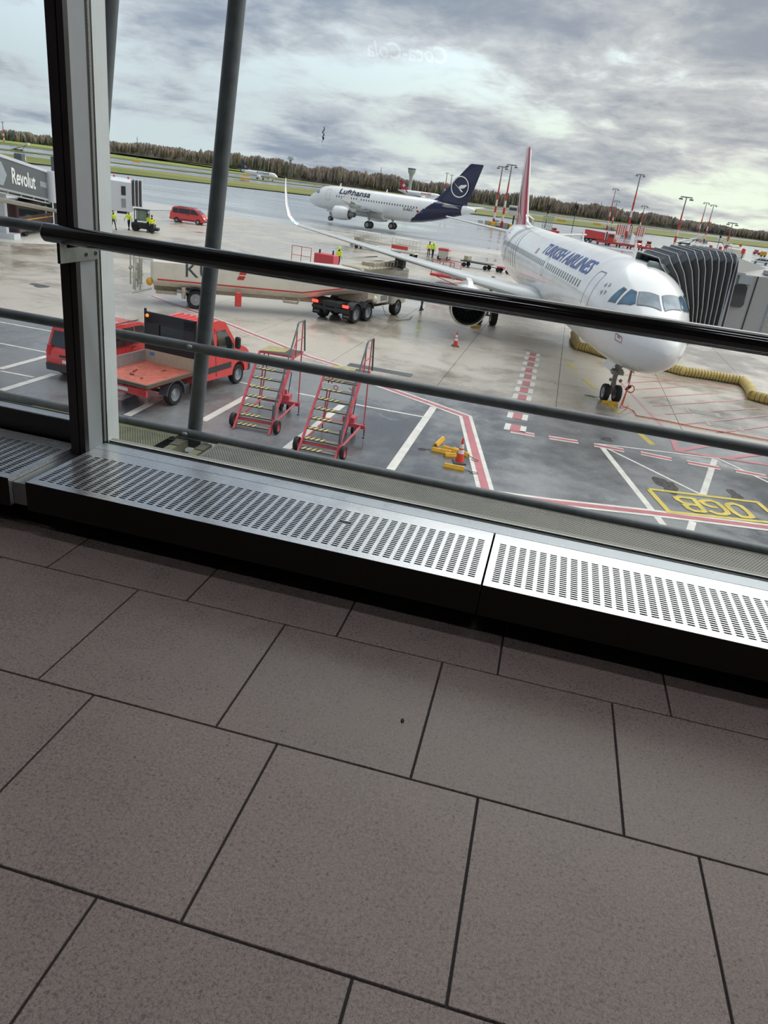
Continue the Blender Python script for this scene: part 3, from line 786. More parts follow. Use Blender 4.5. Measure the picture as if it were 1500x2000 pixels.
def airliner(name, label, L, loc, rz, wing_s, lead, livery, winglet='shark', detail=True, scale=1.0, group=None):
    """x runs aft from the nose tip, origin on the ground under the nose tip"""
    t = thing(name, label, 'airliner', loc, rz, group, scale)
    S = sections(L)
    b = MB()
    n = 56
    # fuselage; the tail sweep colour is a face assignment along a slanting border
    ss = sorted(set([q[0] for q in S]+[L-13.2+i*.22 for i in range(60) if L-13.2+i*.22 < L]))
    rings = [ring_at(lerp_sec(S, s_), n) for s_ in ss]
    b.loft(rings)
    nf = len(ss)-1
    fm = b.fm
    for i in range(nf):
        for k in range(n):
            f = b.f[i*n+k]
            cx = sum(b.v[q][0] for q in f)/4; cz = sum(b.v[q][2] for q in f)/4
            r_ = 0
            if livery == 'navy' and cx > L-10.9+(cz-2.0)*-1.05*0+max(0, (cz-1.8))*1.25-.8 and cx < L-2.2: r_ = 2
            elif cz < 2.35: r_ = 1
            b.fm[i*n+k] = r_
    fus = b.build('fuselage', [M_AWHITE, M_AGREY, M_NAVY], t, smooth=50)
    # cockpit windows
    if detail:
        wp = [[(1.62, 30), (1.80, 45.0), (2.38, 60), (2.02, 47)],]
    # cabin windows on both sides, too small to pick apart singly
    b = MB(); s_ = 7.4
    while s_ < L-9.5:
        skip = (abs(s_-(L*.36)) < .3)
        if not skip:
            for sd in (1, -1):
                pts = [(-.10, -.12), (0, -.17), (.10, -.12), (.10, .12), (0, .17), (-.10, .12)]
                b.add([skin_z(S, s_+a, (4.5 if livery == 'red' else 4.28)+c, sd, .014) for a, c in pts], [(0, 1, 2, 3, 4, 5)])
        s_ += .533
    b.build('cabin_windows', M_CABWIN, t, kind='stuff', fix=False)
    # door outlines
    def outline(parent, s0, s1, z0, z1, sd, nm, w_=.035, m=M_LINE):
        b = MB()
        loop = [(s0, z0+.12), (s0+.1, z0), (s1-.1, z0), (s1, z0+.12)]
        k = 8
        loop += [(s1, z0+.12+(z1-z0-.24)*i/k) for i in range(1, k+1)]+[(s1-.1, z1), (s0+.1, z1)]+[(s0, z1-.12-(z1-z0-.24)*i/k) for i in range(0, k)]
        cx, cz = (s0+s1)/2, (z0+z1)/2
        inn = [(a+(w_ if a < cx else -w_), c+(w_ if c < cz else -w_)) for a, c in loop]
        N_ = len(loop)
        b.add([skin_z(S, a, c, sd, .014) for a, c in loop]+[skin_z(S, a, c, sd, .014) for a, c in inn], [(i, (i+1) % N_, N_+(i+1) % N_, N_+i) for i in range(N_)])
        return b.build(nm, m, parent, fix=False)
    for sd in (1, -1):
        outline(t, 5.0, 5.95, 3.45, 5.25, sd, 'cabin_door')
        outline(t, L-10.2, L-9.35, 3.45, 5.2, sd, 'cabin_door', m=M_LINE if livery != 'navy' else M_AWHITE)
        outline(t, L*.36-.3, L*.36+.3, 3.9, 4.95, sd, 'overwing_exit')
    # nose gear
    def gear(s0, y0, wr, ww, off, name_, top):
        b = MB(); b.m(2)
        b.tube((s0, y0, wr), (s0, y0, top), .10, .12, 10); b.tube((s0, y0-off-.1, wr), (s0, y0+off+.1, wr), .06, n=8)
        b.tube((s0, y0, wr+.55), (s0-.75, y0, top), .05, n=6); b.tube((s0-.16, y0, wr+.15), (s0-.30, y0, wr+.5), .03, n=6); b.tube((s0-.30, y0, wr+.5), (s0-.1, y0, wr+.8), .03, n=6)
        b.cbox((s0-.18, y0, wr+.95), (.22, .5, .16)); b.tube((s0+.05, y0-.28, wr+1.0), (s0+.05, y0+.28, wr+1.0), .07, n=8)
        for k in (-1, 1): b.sphere((s0-.2, y0+.22*k, wr+.62), .075)
        g = b.build(name_, [M_TYRE, M_HUB, M_STRUT], t, smooth=45)
        for k in (-1, 1):
            b = MB(); 
            b.T = Matrix.Identity(4)
            b.disc_wheel((s0, y0+k*off, wr), wr, ww, 'y' if k > 0 else 'y')
            if k < 0:
                b.v = [(x, 2*(y0+k*off)-y, z) for x, y, z in b.v]
            b.build('wheel', [M_TYRE, M_HUB], g, smooth=40)
    gear(5.07, 0, .38, .24, .26, 'nose_gear', 1.95)
    for k in (-1, 1): gear(5.07+lead, 3.795*k, .58, .42, .46, 'main_gear', 3.0)
    b = MB()
    for k in (-1, 1):
        b.add([(4.2, .35*k, 1.80), (5.5, .35*k, 1.78), (5.45, .50*k, 1.45), (4.3, .50*k, 1.48)], [(0, 1, 2, 3)])
        b.add([(4.2, .38*k, 1.80), (5.5, .38*k, 1.78), (5.45, .53*k, 1.45), (4.3, .53*k, 1.48)], [(0, 1, 2, 3)])
    b.build('nose_gear_door', M_AWHITE, t)
    # wings
    ws = wing_s
    for k in (1, -1):
        b = MB()
        st = [(1.2, ws, 6.6, .145, 2.55), (3.2, ws+1.05, 5.6, .14, 2.72), (6.4, ws+2.75, 3.9, .125, 3.12), (10, ws+4.75, 2.95, .115, 3.55), (14, ws+6.95, 2.15, .11, 4.05), (16.6, ws+8.35, 1.62, .10, 4.38)]
        rg = [foil((x0, k*y, z), ch, th, 'y') for y, x0, ch, th, z in st]
        b.loft(rg); b.build('wing', M_WINGM, t, smooth=40)
        if winglet == 'shark':
            b = MB()
            pts = [(16.6, ws+8.35, 1.62, 4.38, 0), (16.95, ws+8.6, 1.5, 4.50, .25), (17.35, ws+9.0, 1.3, 4.85, .6), (17.62, ws+9.5, 1.05, 5.5, .9), (17.8, ws+10.1, .72, 6.35, 1), (17.9, ws+10.7, .32, 7.05, 1)]
            rg = []
            for y, x0, ch, z, tn in pts:
                base = foil((0, 0, 0), ch, .11, 'y'); ca, sa = math.cos(tn*PI*.45), math.sin(tn*PI*.45)
                rg.append([(x0+a, k*(y-c_*sa), z+c_*ca) for a, _, c_ in base])
            b.loft(rg); b.build('winglet', M_AWHITE, t, smooth=40)
        else:
            b = MB(); b.prism([(ws+8.6, 4.3), (ws+9.9, 4.0), (ws+10.3, 3.9), (ws+10.2, 5.2), (ws+9.8, 5.2)], k*16.62-.03, k*16.62+.03)
            b.build('wing_fence', M_AWHITE, t)
        for y_, s_, z_ in ((6.4, ws+4.5, 2.95), (9.8, ws+6.0, 3.35), (13, ws+7.5, 3.8)):
            b = MB(); b.loft([[(s_+dx, k*y_+.16*r_*math.cos(2*PI*q/10), z_-.12+.24*r_*math.sin(2*PI*q/10)) for q in range(10)] for dx, r_ in ((0, .1), (.6, .9), (1.6, 1), (2.6, .1))])
            b.build('flap_fairing', M_WINGM, t, smooth=50)
        # engine
        ex, ey, ez, er = ws-.55, k*5.75, 1.86, 1.0
        eng = MB()
        def lr(prof, m_):
            eng.m(m_); eng.loft([[(ex+x_, ey+r_*math.cos(2*PI*q/28), ez+r_*math.sin(2*PI*q/28)) for q in range(28)] for x_, r_ in prof], False)
        lr([(.12, er*.86), (0, er*.93), (.03, er*1.0), (.28, er*1.055)], 1)
        lr([(.28, er*1.055), (1.2, er*1.1), (2.4, er*1.04), (3.3, er*.86), (3.32, er*.80), (2.6, er*.78)], 0)
        lr([(.12, er*.86), (.9, er*.84)], 2)
        lr([(2.4, er*.60), (3.6, er*.50), (4.3, er*.36), (4.3, er*.30), (3.9, er*.28)], 3)
        lr([(3.8, er*.22), (4.9, .02)], 3)
        lr([(3.0, er*.78), (3.05, er*.5)], 2)
        E_ = eng.build('engine', [M_AWHITE, M_CHROME, M_FAN, M_STRUT], t, smooth=40)
        fb = MB()
        for q in range(20):
            a = 2*PI*q/20; a2 = a+.26
            fb.add([(ex+.62, ey+.3*math.cos(a), ez+.3*math.sin(a)), (ex+.80, ey+.3*math.cos(a2), ez+.3*math.sin(a2)), (ex+.88, ey+er*.84*math.cos(a2+.1), ez+er*.84*math.sin(a2+.1)), (ex+.66, ey+er*.84*math.cos(a+.06), ez+er*.84*math.sin(a+.06))], [(0, 1, 2, 3)])
        fb.m(1); fb.loft([[(ex+x_, ey+r_*math.cos(2*PI*q/16), ez+r_*math.sin(2*PI*q/16)) for q in range(16)] for x_, r_ in ((.25, .02), (.45, .2), (.7, .33), (.9, .34))])
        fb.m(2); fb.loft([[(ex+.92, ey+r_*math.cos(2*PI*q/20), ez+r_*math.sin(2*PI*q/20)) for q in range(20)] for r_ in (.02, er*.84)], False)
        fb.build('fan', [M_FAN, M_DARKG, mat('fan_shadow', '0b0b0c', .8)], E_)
        b = MB(); b.prism([(ex+.7, ez+er*1.0), (ex+3.9, ez+.35), (ex+4.6, ez+.75), (ex+4.4, 3.15), (ex+1.3, 3.1), (ex+.9, 2.95)], ey-.14, ey+.14); b.build('pylon', M_AWHITE, t)
        # tailplane
        b = MB(); b.loft([foil((L-6.0, k*.5, 5.0), 3.4, .1, 'y'), foil((L-2.55, k*6.2, 5.55), 1.35, .1, 'y')])
        b.build('tailplane', M_WINGM if livery != 'navy' else M_AWHITE, t, smooth=40)
        if livery == 'red' :
            pass
    b = MB(); b.loft([[(s_, y_, 1.55+dz) for y_, dz in ((-1.9, 1.0), (-1.6, .25), (-.8, .0), (.8, .0), (1.6, .25), (1.9, 1.0))] for s_ in (ws+.4, ws+6.6)])
    b.v = [(x, y, z) for x, y, z in b.v]
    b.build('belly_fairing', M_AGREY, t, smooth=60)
    # fin: its colour bands are separate faces
    b = MB()
    st = [(L-8.5, 5.6, 6.9, .1, 0), (L-7.35, 6.15, 5.75, .1, 0), (L-5.3, 8.2, 4.5, .095, 0), (L-3.6, 10.1, 3.35, .09, 0), (L-2.25, 11.6, 2.45, .085, 0), (L-1.95, 11.78, 2.1, .05, 0)]
    rg = [foil((x0, 0, z), ch, th, 'z') for x0, z, ch, th, _ in st]
    b.loft(rg)
    m_f = M_NAVY if livery == 'navy' else M_TRED if livery == 'red' else M_AWHITE
    fin = b.build('tail_fin', m_f, t, smooth=40)
    # dorsal fillet
    b = MB(); b.prism([(L-11.2, 5.82), (L-8.0, 5.7), (L-7.0, 6.6), (L-8.0, 6.15), (L-9.5, 5.98)], -.09, .09)
    b.build('fin_fillet', M_AWHITE, t)
    b = MB(); b.loft([[(L-.2+dx, .16*r_*math.cos(2*PI*q/10), 5.0+.18*r_*math.sin(2*PI*q/10)) for q in range(10)] for dx, r_ in ((0, 1), (.35, .7))]); b.build('exhaust_cone', M_DARKG, t, smooth=50)
    for xa in (6.4, 16.3):
        b = MB(); b.prism([(xa, 5.85), (xa+.4, 5.88), (xa+.36, 6.45), (xa+.25, 6.47)], -.025, .025); b.build('aerial', M_AWHITE, t)
    return t, S
def cockpit(t, S, wins, flip=True):
    """each pane is a polygon given as (s, angle in degrees) on the skin"""
    for w_ in wins:
        for sd in ((1, -1) if flip else (1,)):
            ctr_s = sum(a for a, _ in w_)/len(w_); ctr_a = sum(c for _, c in w_)/len(w_)
            for nm, k, out, m in (('window_surround', 1.10, .012, M_LINE), ('cockpit_window', 1.0, .022, M_COCK)):
                # subdivide so that the pane follows the curved skin
                poly = []
                N_ = len(w_)
                for i in range(N_):
                    a, c = w_[i]; a2, c2 = w_[(i+1) % N_]
                    for j in range(4):
                        q = j/4; poly.append((ctr_s+k*(a+(a2-a)*q-ctr_s), ctr_a+k*(c+(c2-c)*q-ctr_a)))
                rings = []
                for sc in (1, .66, .33):
                    rings.append([(ctr_s+sc*(a-ctr_s), ctr_a+sc*(c-ctr_a)) for a, c in poly])
                vs = []
                for r_ in rings:
                    for a, c in r_:
                        an = math.radians(c)
                        p = on_skin(S, a, an, out)
                        vs.append((p[0], p[1]*sd, p[2]))
                p = on_skin(S, ctr_s, math.radians(ctr_a), out); vs.append((p[0], p[1]*sd, p[2]))
                n_ = len(poly); fs = [(i*n_+j, i*n_+(j+1) % n_, (i+1)*n_+(j+1) % n_, (i+1)*n_+j) for i in range(2) for j in range(n_)]+[(2*n_+j, 2*n_+(j+1) % n_, 3*n_) for j in range(n_)]
                b = MB(); b.add(vs, fs); b.build(nm, m, t, smooth=60, fix=False)
WINS = [[(3.20, 22.3), (2.77, 28.2), (2.86, 48), (3.06, 46)], [(2.61, 30.2), (2.16, 45), (2.10, 52), (2.50, 59), (2.72, 53.4)], [(2.0, 54.5), (1.50, 86), (1.62, 87), (2.18, 87), (2.45, 63)]]

# --- the parked airliner whose nose faces the terminal
TH = math.radians(102.3)
NGX, NGY = (3.035, 32.604)
tloc = (NGX-5.07*math.cos(TH), NGY-5.07*math.sin(TH), GZ)
TK, TS = airliner('parked_airliner', 'large white airliner with blue lettering and a red fin, parked nose towards the viewer', 44.5, tloc, TH, 15.3, 16.91, 'red')
cockpit(TK, TS, WINS)

def arc_place(S, s_c, ang_c, sd, dirn, out=.02):
    """place lettering on the round skin: u runs along the fuselage, v up round the barrel"""
    def P(u, v):
        s_ = s_c+u*dirn; a = math.radians(ang_c)+v/2.02
        p = on_skin(S, s_, a, out)
        return (p[0], p[1]*sd, p[2])
    return P
lettering(TK, 'airline_lettering', 'TURKISH AIRLINES', 1.02, M_TBLUE, arc_place(TS, 12.95, 41, 1, -1), bold=.018, cuts=8, xs=1.38)
lettering(TK, 'airline_lettering', 'TURKISH AIRLINES', 1.02, M_TBLUE, arc_place(TS, 12.95, 41, -1, 1), bold=.018, cuts=8, xs=1.38)
# small red flag mark, star of four darts, belly hatch, grey tulip-line print towards the tail
b = MB(); b.add([on_skin(TS, 20.5, math.radians(27), .018), on_skin(TS, 20.0, math.radians(27), .018), on_skin(TS, 20.0, math.radians(37), .018), on_skin(TS, 20.5, math.radians(37), .018)], [(0, 1, 2, 3)])
b.build('red_flag_mark', M_TRED, TK, fix=False)
b = MB()
for k in range(4):
    a = PI/2*k+.4
    q = [(.10, .0), (.30, -.07), (.26, .13)]
    b.add([on_skin(TS, 4.0+x*math.cos(a)-y*math.sin(a), math.radians(30)+(x*math.sin(a)+y*math.cos(a))/1.9, .02) for x, y in q], [(0, 1, 2)])
b.build('star_emblem', M_STRIPE, TK, fix=False, kind='stuff')
b = MB()
for s0, s1, a0, a1 in ((1.5, 1.52, -9, 2), (1.9, 1.92, -9, 2), (1.5, 1.92, 1, 2), (1.5, 1.92, -9, -8)):
    b.add([on_skin(TS, s0, math.radians(a0), .02), on_skin(TS, s1, math.radians(a0), .02), on_skin(TS, s1, math.radians(a1), .02), on_skin(TS, s0, math.radians(a1), .02)], [(0, 1, 2, 3)])
b.build('static_port_outline', M_TRED, TK, fix=False)
b = MB(); b.add([on_skin(TS, s_, math.radians(a), .02) for s_, a in ((1.62, -3), (1.78, -3), (1.78, 1), (1.62, 1))], [(0, 1, 2, 3)]); b.build('static_port', M_STRIPE, TK, fix=False)
b = MB()
for k in range(7):
    base = 26.5+k*.85
    for i in range(14):
        a0 = -15+i*7; a1 = a0+7
        f = lambda a: base+1.7*math.sin(math.radians(a*1.6+k*25))*.5+(.02*a)
        wd_ = .10+.07*math.sin(k+i*.3)
        b.add([on_skin(TS, f(a0), math.radians(a0), .016), on_skin(TS, f(a0)+wd_, math.radians(a0), .016), on_skin(TS, f(a1)+wd_, math.radians(a1), .016), on_skin(TS, f(a1), math.radians(a1), .016)], [(0, 1, 2, 3)])
b.build('grey_line_print', M_STRIPE, TK, fix=False, kind='stuff')
# white curve on the red fin
for sd in (1, -1):
    b = MB()
    for i in range(16):
        t0, t1 = i/16, (i+1)/16
        def fp(t, w_):
            z = 6.2+4.9*t; x0 = 44.5-7.3+(z-6.15)*.93; ch = 5.6-(z-6.15)*.58
            x = x0+ch*(.18+.55*math.sin(t*PI*.9)*(1-t)+.15*t+w_)
            return (x, sd*(.055*ch+.03), z)
        wq = .07*math.sin(PI*t0)+.03
        b.add([fp(t0, 0), fp(t0, wq), fp(t1, wq), fp(t1, 0)], [(0, 1, 2, 3)])
    b.build('white_fin_curve', M_AWHITE, TK, fix=False)
b = MB(); b.loft([foil((44.5-8.55+(z-5.6)*.98, 0, z), .35, .3, 'z') for z in (6.4, 8.2, 10, 11.5)]); b.build('fin_leading_edge', M_AWHITE, TK, smooth=40)
# green light on the winglet root
MB().sphere((15.3+8.6, 16.9, 4.55), .06).build('green_navigation_light', mat('green_lamp', '4fe0a8', .3, emit=1.0), TK, smooth=50)

# --- taxiing airliner with the navy tail
LN = (-44.769, 141.326); LM = (-32.817, 137.161)
lh = math.atan2(LM[1]-LN[1], LM[0]-LN[0])
LSC = 1.04
LHP, LS = airliner('taxiing_airliner', 'white taxiing airliner with a navy blue fin carrying a bird in a ring', 33.84,
    (LN[0]-5.07*LSC*math.cos(lh), LN[1]-5.07*LSC*math.sin(lh), GZ), lh, 10.6, 11.04, 'navy', winglet='fence', scale=LSC)
cockpit(LHP, LS, WINS)
lettering(LHP, 'airline_lettering', 'Lufthansa', 1.55, M_LBLUE, arc_place(LS, 11.0, 40, -1, 1, .05), bold=.025, cuts=14, xs=1.12)
lettering(LHP, 'registration', 'D-AILC', .62, M_LBLUE, arc_place(LS, 22.4, -2, -1, 1), bold=.012, cuts=2)
for k, m_ in enumerate((M_TRED, M_TBLUE)):
    b = MB(); b.add([skin_z(LS, 24.0+k*.7, 3.6, -1, .02), skin_z(LS, 24.45+k*.7, 3.6, -1, .02), skin_z(LS, 24.45+k*.7, 3.9, -1, .02), skin_z(LS, 24.0+k*.7, 3.9, -1, .02)], [(0, 1, 2, 3)])
    b.build('small_flag', m_, LHP, fix=False)
for sd in (1, -1):
    cx, cz = 33.84-3.3, 8.25
    pf = lambda x, z: (x, sd*.26, z)
    b = MB(); N_ = 40
    b.add([pf(cx+r_*math.cos(2*PI*i/N_), cz+r_*math.sin(2*PI*i/N_)) for r_ in (1.62, 1.45) for i in range(N_)], [(i, (i+1) % N_, N_+(i+1) % N_, N_+i) for i in range(N_)])
    b.build('emblem_ring', M_AWHITE, LHP, fix=False)
    b = MB()
    for poly in ([(-1.35, .62), (-.25, -.08), (.1, .25), (1.15, .42), (1.2, .2), (.75, -.15), (.15, -.25), (-.05, -.35)], [(-.25, -.08), (.15, -.25), (.75, -.75), (.35, -.72), (-.1, -.32)]):
        b.add([pf(cx+x, cz+z) for x, z in poly], [tuple(range(len(poly)))])
    b.build('crane_emblem', M_AWHITE, LHP, fix=False)

# --- distant airliners: same aircraft built with fewer fittings
def far_plane(name, label, L, loc, rz, fin_m, word, wm, size, sd, sc=1.0):
    t = thing(name, label, 'airliner', loc, rz, None, sc)
    S = sections(L)
    b = MB(); b.loft([ring_at(lerp_sec(S, q[0]), 20) for q in S]); b.build('fuselage', M_AWHITE, t, smooth=50)
    ws = L*.34
    for k in (1, -1):
        b = MB(); b.loft([foil((x0, k*y, z), ch, .12, 'y') for y, x0, ch, z in ((1.2, ws, 6.4, 2.5), (6.4, ws+2.75, 3.8, 3.1), (16.6, ws+8.3, 1.6, 4.3))]); b.build('wing', M_WINGM, t, smooth=40)
        b = MB(); b.prism([(ws+8.4, 4.3), (ws+10, 4.3), (ws+11.4, 6.6), (ws+11, 6.6)], k*16.6-.05, k*16.6+.05); b.build('winglet', fin_m, t)
        b = MB(); b.loft([[(ws-.6+x_, k*5.7+r_*math.cos(2*PI*q/16), 1.95+r_*math.sin(2*PI*q/16)) for q in range(16)] for x_, r_ in ((0, 1.0), (.3, 1.15), (2.2, 1.1), (3.4, .7))]); b.build('engine', M_AWHITE, t, smooth=40)
        b = MB(); b.loft([foil((L-5.8, k*.5, 5.0), 3.3, .1, 'y'), foil((L-2.5, k*6.1, 5.5), 1.3, .1, 'y')]); b.build('tailplane', M_WINGM, t, smooth=40)
        b = MB(); b.disc_wheel((ws+5, k*3.3, .58), .58, .8); b.tube((ws+5, k*3.3, .5), (ws+5, k*3.3, 2.8), .14); b.build('main_gear', [M_TYRE, M_HUB], t)
    b = MB(); b.disc_wheel((5, 0, .4), .4, .5); b.tube((5, 0, .4), (5, 0, 2), .1); b.build('nose_gear', [M_TYRE, M_HUB], t)
    b = MB(); b.loft([foil((x0, 0, z), ch, .1, 'z') for x0, z, ch in ((L-8.4, 5.6, 6.8), (L-7.2, 6.3, 5.5), (L-2.2, 11.8, 2.3))]); b.build('tail_fin', fin_m, t, smooth=40)
    b = MB()
    for i in range(int((L-17)/.9)):
        s_ = 8+.9*i; b.add([skin_z(S, s_+a, 4.4+c, sd, .02) for a, c in ((-.14, -.2), (.14, -.2), (.14, .2), (-.14, .2))], [(0, 1, 2, 3)])
    b.build('cabin_windows', M_CABWIN, t, kind='stuff', fix=False)
    b = MB(); b.add([on_skin(S, a, math.radians(c), .03) for a, c in ((1.7, 52), (2.9, 22), (3.1, 45), (2.4, 58))], [(0, 1, 2, 3)])
    b.v = [(x, y*sd, z) for x, y, z in b.v]; b.build('cockpit_window', M_CABWIN, t, fix=False)
    lettering(t, 'airline_lettering', word, size, wm, arc_place(S, L*.36, 28, sd, -1 if sd > 0 else 1, .04), bold=.04, cuts=4, xs=1.25)
    return t, S
M_RNAVY = mat('far_navy_tail', '1c2c66', .4); M_GOLD = mat('harp_gold', 'e0b23a', .5)
RX, RY = 497, 343
rl = (-230.682, 538.665)
rz_ = math.radians(180-21.7)
RY_, RS = far_plane('distant_airliner', 'small distant airliner with a dark blue and gold fin near the woodland', 39.5, (rl[0]+22*math.cos(math.radians(-20)), rl[1]+22*math.sin(math.radians(-20)), GZ), rz_, M_RNAVY, 'RYANAIR', M_RNAVY, 2.6, 1, .92)
b = MB()
for sd in (1, -1):
    b.add([(39.5-5.2+x, sd*.32, 8.0+z) for x, z in ((-.8, -.9), (.6, -1.2), (1.6, .6), (.9, 1.1), (.2, .3), (-.4, .2))], [(0, 1, 2, 3, 4, 5)])
b.build('gold_harp_emblem', M_GOLD, RY_, fix=False)
wl = (-92.431, 499.038)
SW_, SS_ = far_plane('distant_airliner', 'distant airliner with a white cross on its red fin, behind the navy-tailed one', 35, (-95, 560, GZ), math.radians(170), M_TRED, 'SWISS', M_TRED, 2.4, 1, 1.0)
b = MB()
for sd in (1, -1):
    b.add([(35-3.9+x, sd*.30, 8.6+z) for x, z in ((-.35, -1.2), (.35, -1.2), (.35, -.35), (1.2, -.35), (1.2, .35), (.35, .35), (.35, 1.2), (-.35, 1.2), (-.35, .35), (-1.2, .35), (-1.2, -.35), (-.35, -.35))], [tuple(range(12))])
b.build('white_cross', M_AWHITE, SW_, fix=False)


# =================================================================== THINGS ON THE STAND
M_VRED = mat('signal_red_paint', 'da3d3c', .28, var=.04, coat=.5)
M_SRED = mat('faded_red_steel', 'cb545f', .45, var=.12)
M_VGLASS = mat('vehicle_glass', '1d2326', .06, var=.1, coat=1)
M_PLAST = mat('dark_plastic_trim', '34373a', .6)
M_LAMPR = mat('red_tail_lamp', 'd0242a', .25, coat=.5)
M_LAMPW = mat('clear_headlamp', 'e6e9ea', .15, coat=.5)
M_LAMPON = mat('lit_headlamp', 'fff3cf', .3, emit=4.0, var=0)
M_TAILON = mat('lit_tail_lamp', 'ff3a30', .3, emit=2.5, var=0)
M_ORANGE = mat('orange_lamp', 'f07a2a', .3, emit=1.0)
M_ALU = mat('dull_aluminium', 'a8adb3', .4, .6, var=.1)
M_YELP = mat('yellow_paint', 'd9a62a', .5, var=.15, scale=12)
M_TREADY = mat('pale_yellow_stripe', 'e6d88f', .6, var=.12)
M_TREADD = mat('dirty_tread', '4b4a44', .7, var=.2)
M_CREAM = mat('tanker_cream', 'ded9cc', .3, var=.05, scale=1, coat=.3)
M_CREAMD = mat('dirty_cream_chassis', 'b3ab98', .5, var=.2)
M_KRED = mat('tanker_red_stripe', 'c2332f', .4)
M_KGREY = mat('tanker_lettering_grey', '3f4f55', .5)
M_HOSEY = mat('yellow_duct_fabric', 'c7b069', .7, var=.15, scale=3)
M_HIVIS = mat('high_visibility_yellow', 'cdea2e', .6, var=.06, emit=.12)
M_HIVISY = mat('high_visibility_lemon', 'e3e628', .6, var=.06, emit=.12)
M_CLOTH = mat('navy_work_trousers', '22263a', .8)
M_SKIN = mat('skin', 'c39a80', .6)
M_SHOE = mat('black_shoes', '17171a', .6)
M_REFL = mat('reflective_tape', 'd6d9d6', .4)
M_PGREY = mat('bridge_grey_panel', 'a9adb0', .42, var=.05)
M_PWHITE = mat('bridge_white_panel', 'cfd3da', .4, var=.04)
M_BELL = mat('bellows_dark_canvas', '4a4a4d', .75, var=.12, scale=5)
M_BELLT = mat('bellows_roof_canvas', '5e6267', .5, var=.12, scale=5)
M_RIBL = mat('bellows_light_rib', 'c3c3bd', .5)
M_ADV = mat('advert_dark_grey', '565d61', .35, var=.06)
M_WTXT = mat('white_lettering', 'eef0f0', .5)
M_DIRTYR = mat('worn_red_bed', 'b5604f', .6, var=.22, scale=6)
M_WOOD = mat('pale_plywood', 'b9b09a', .7, var=.08)
M_OLIVE = mat('edge_timber', '5b574b', .7)

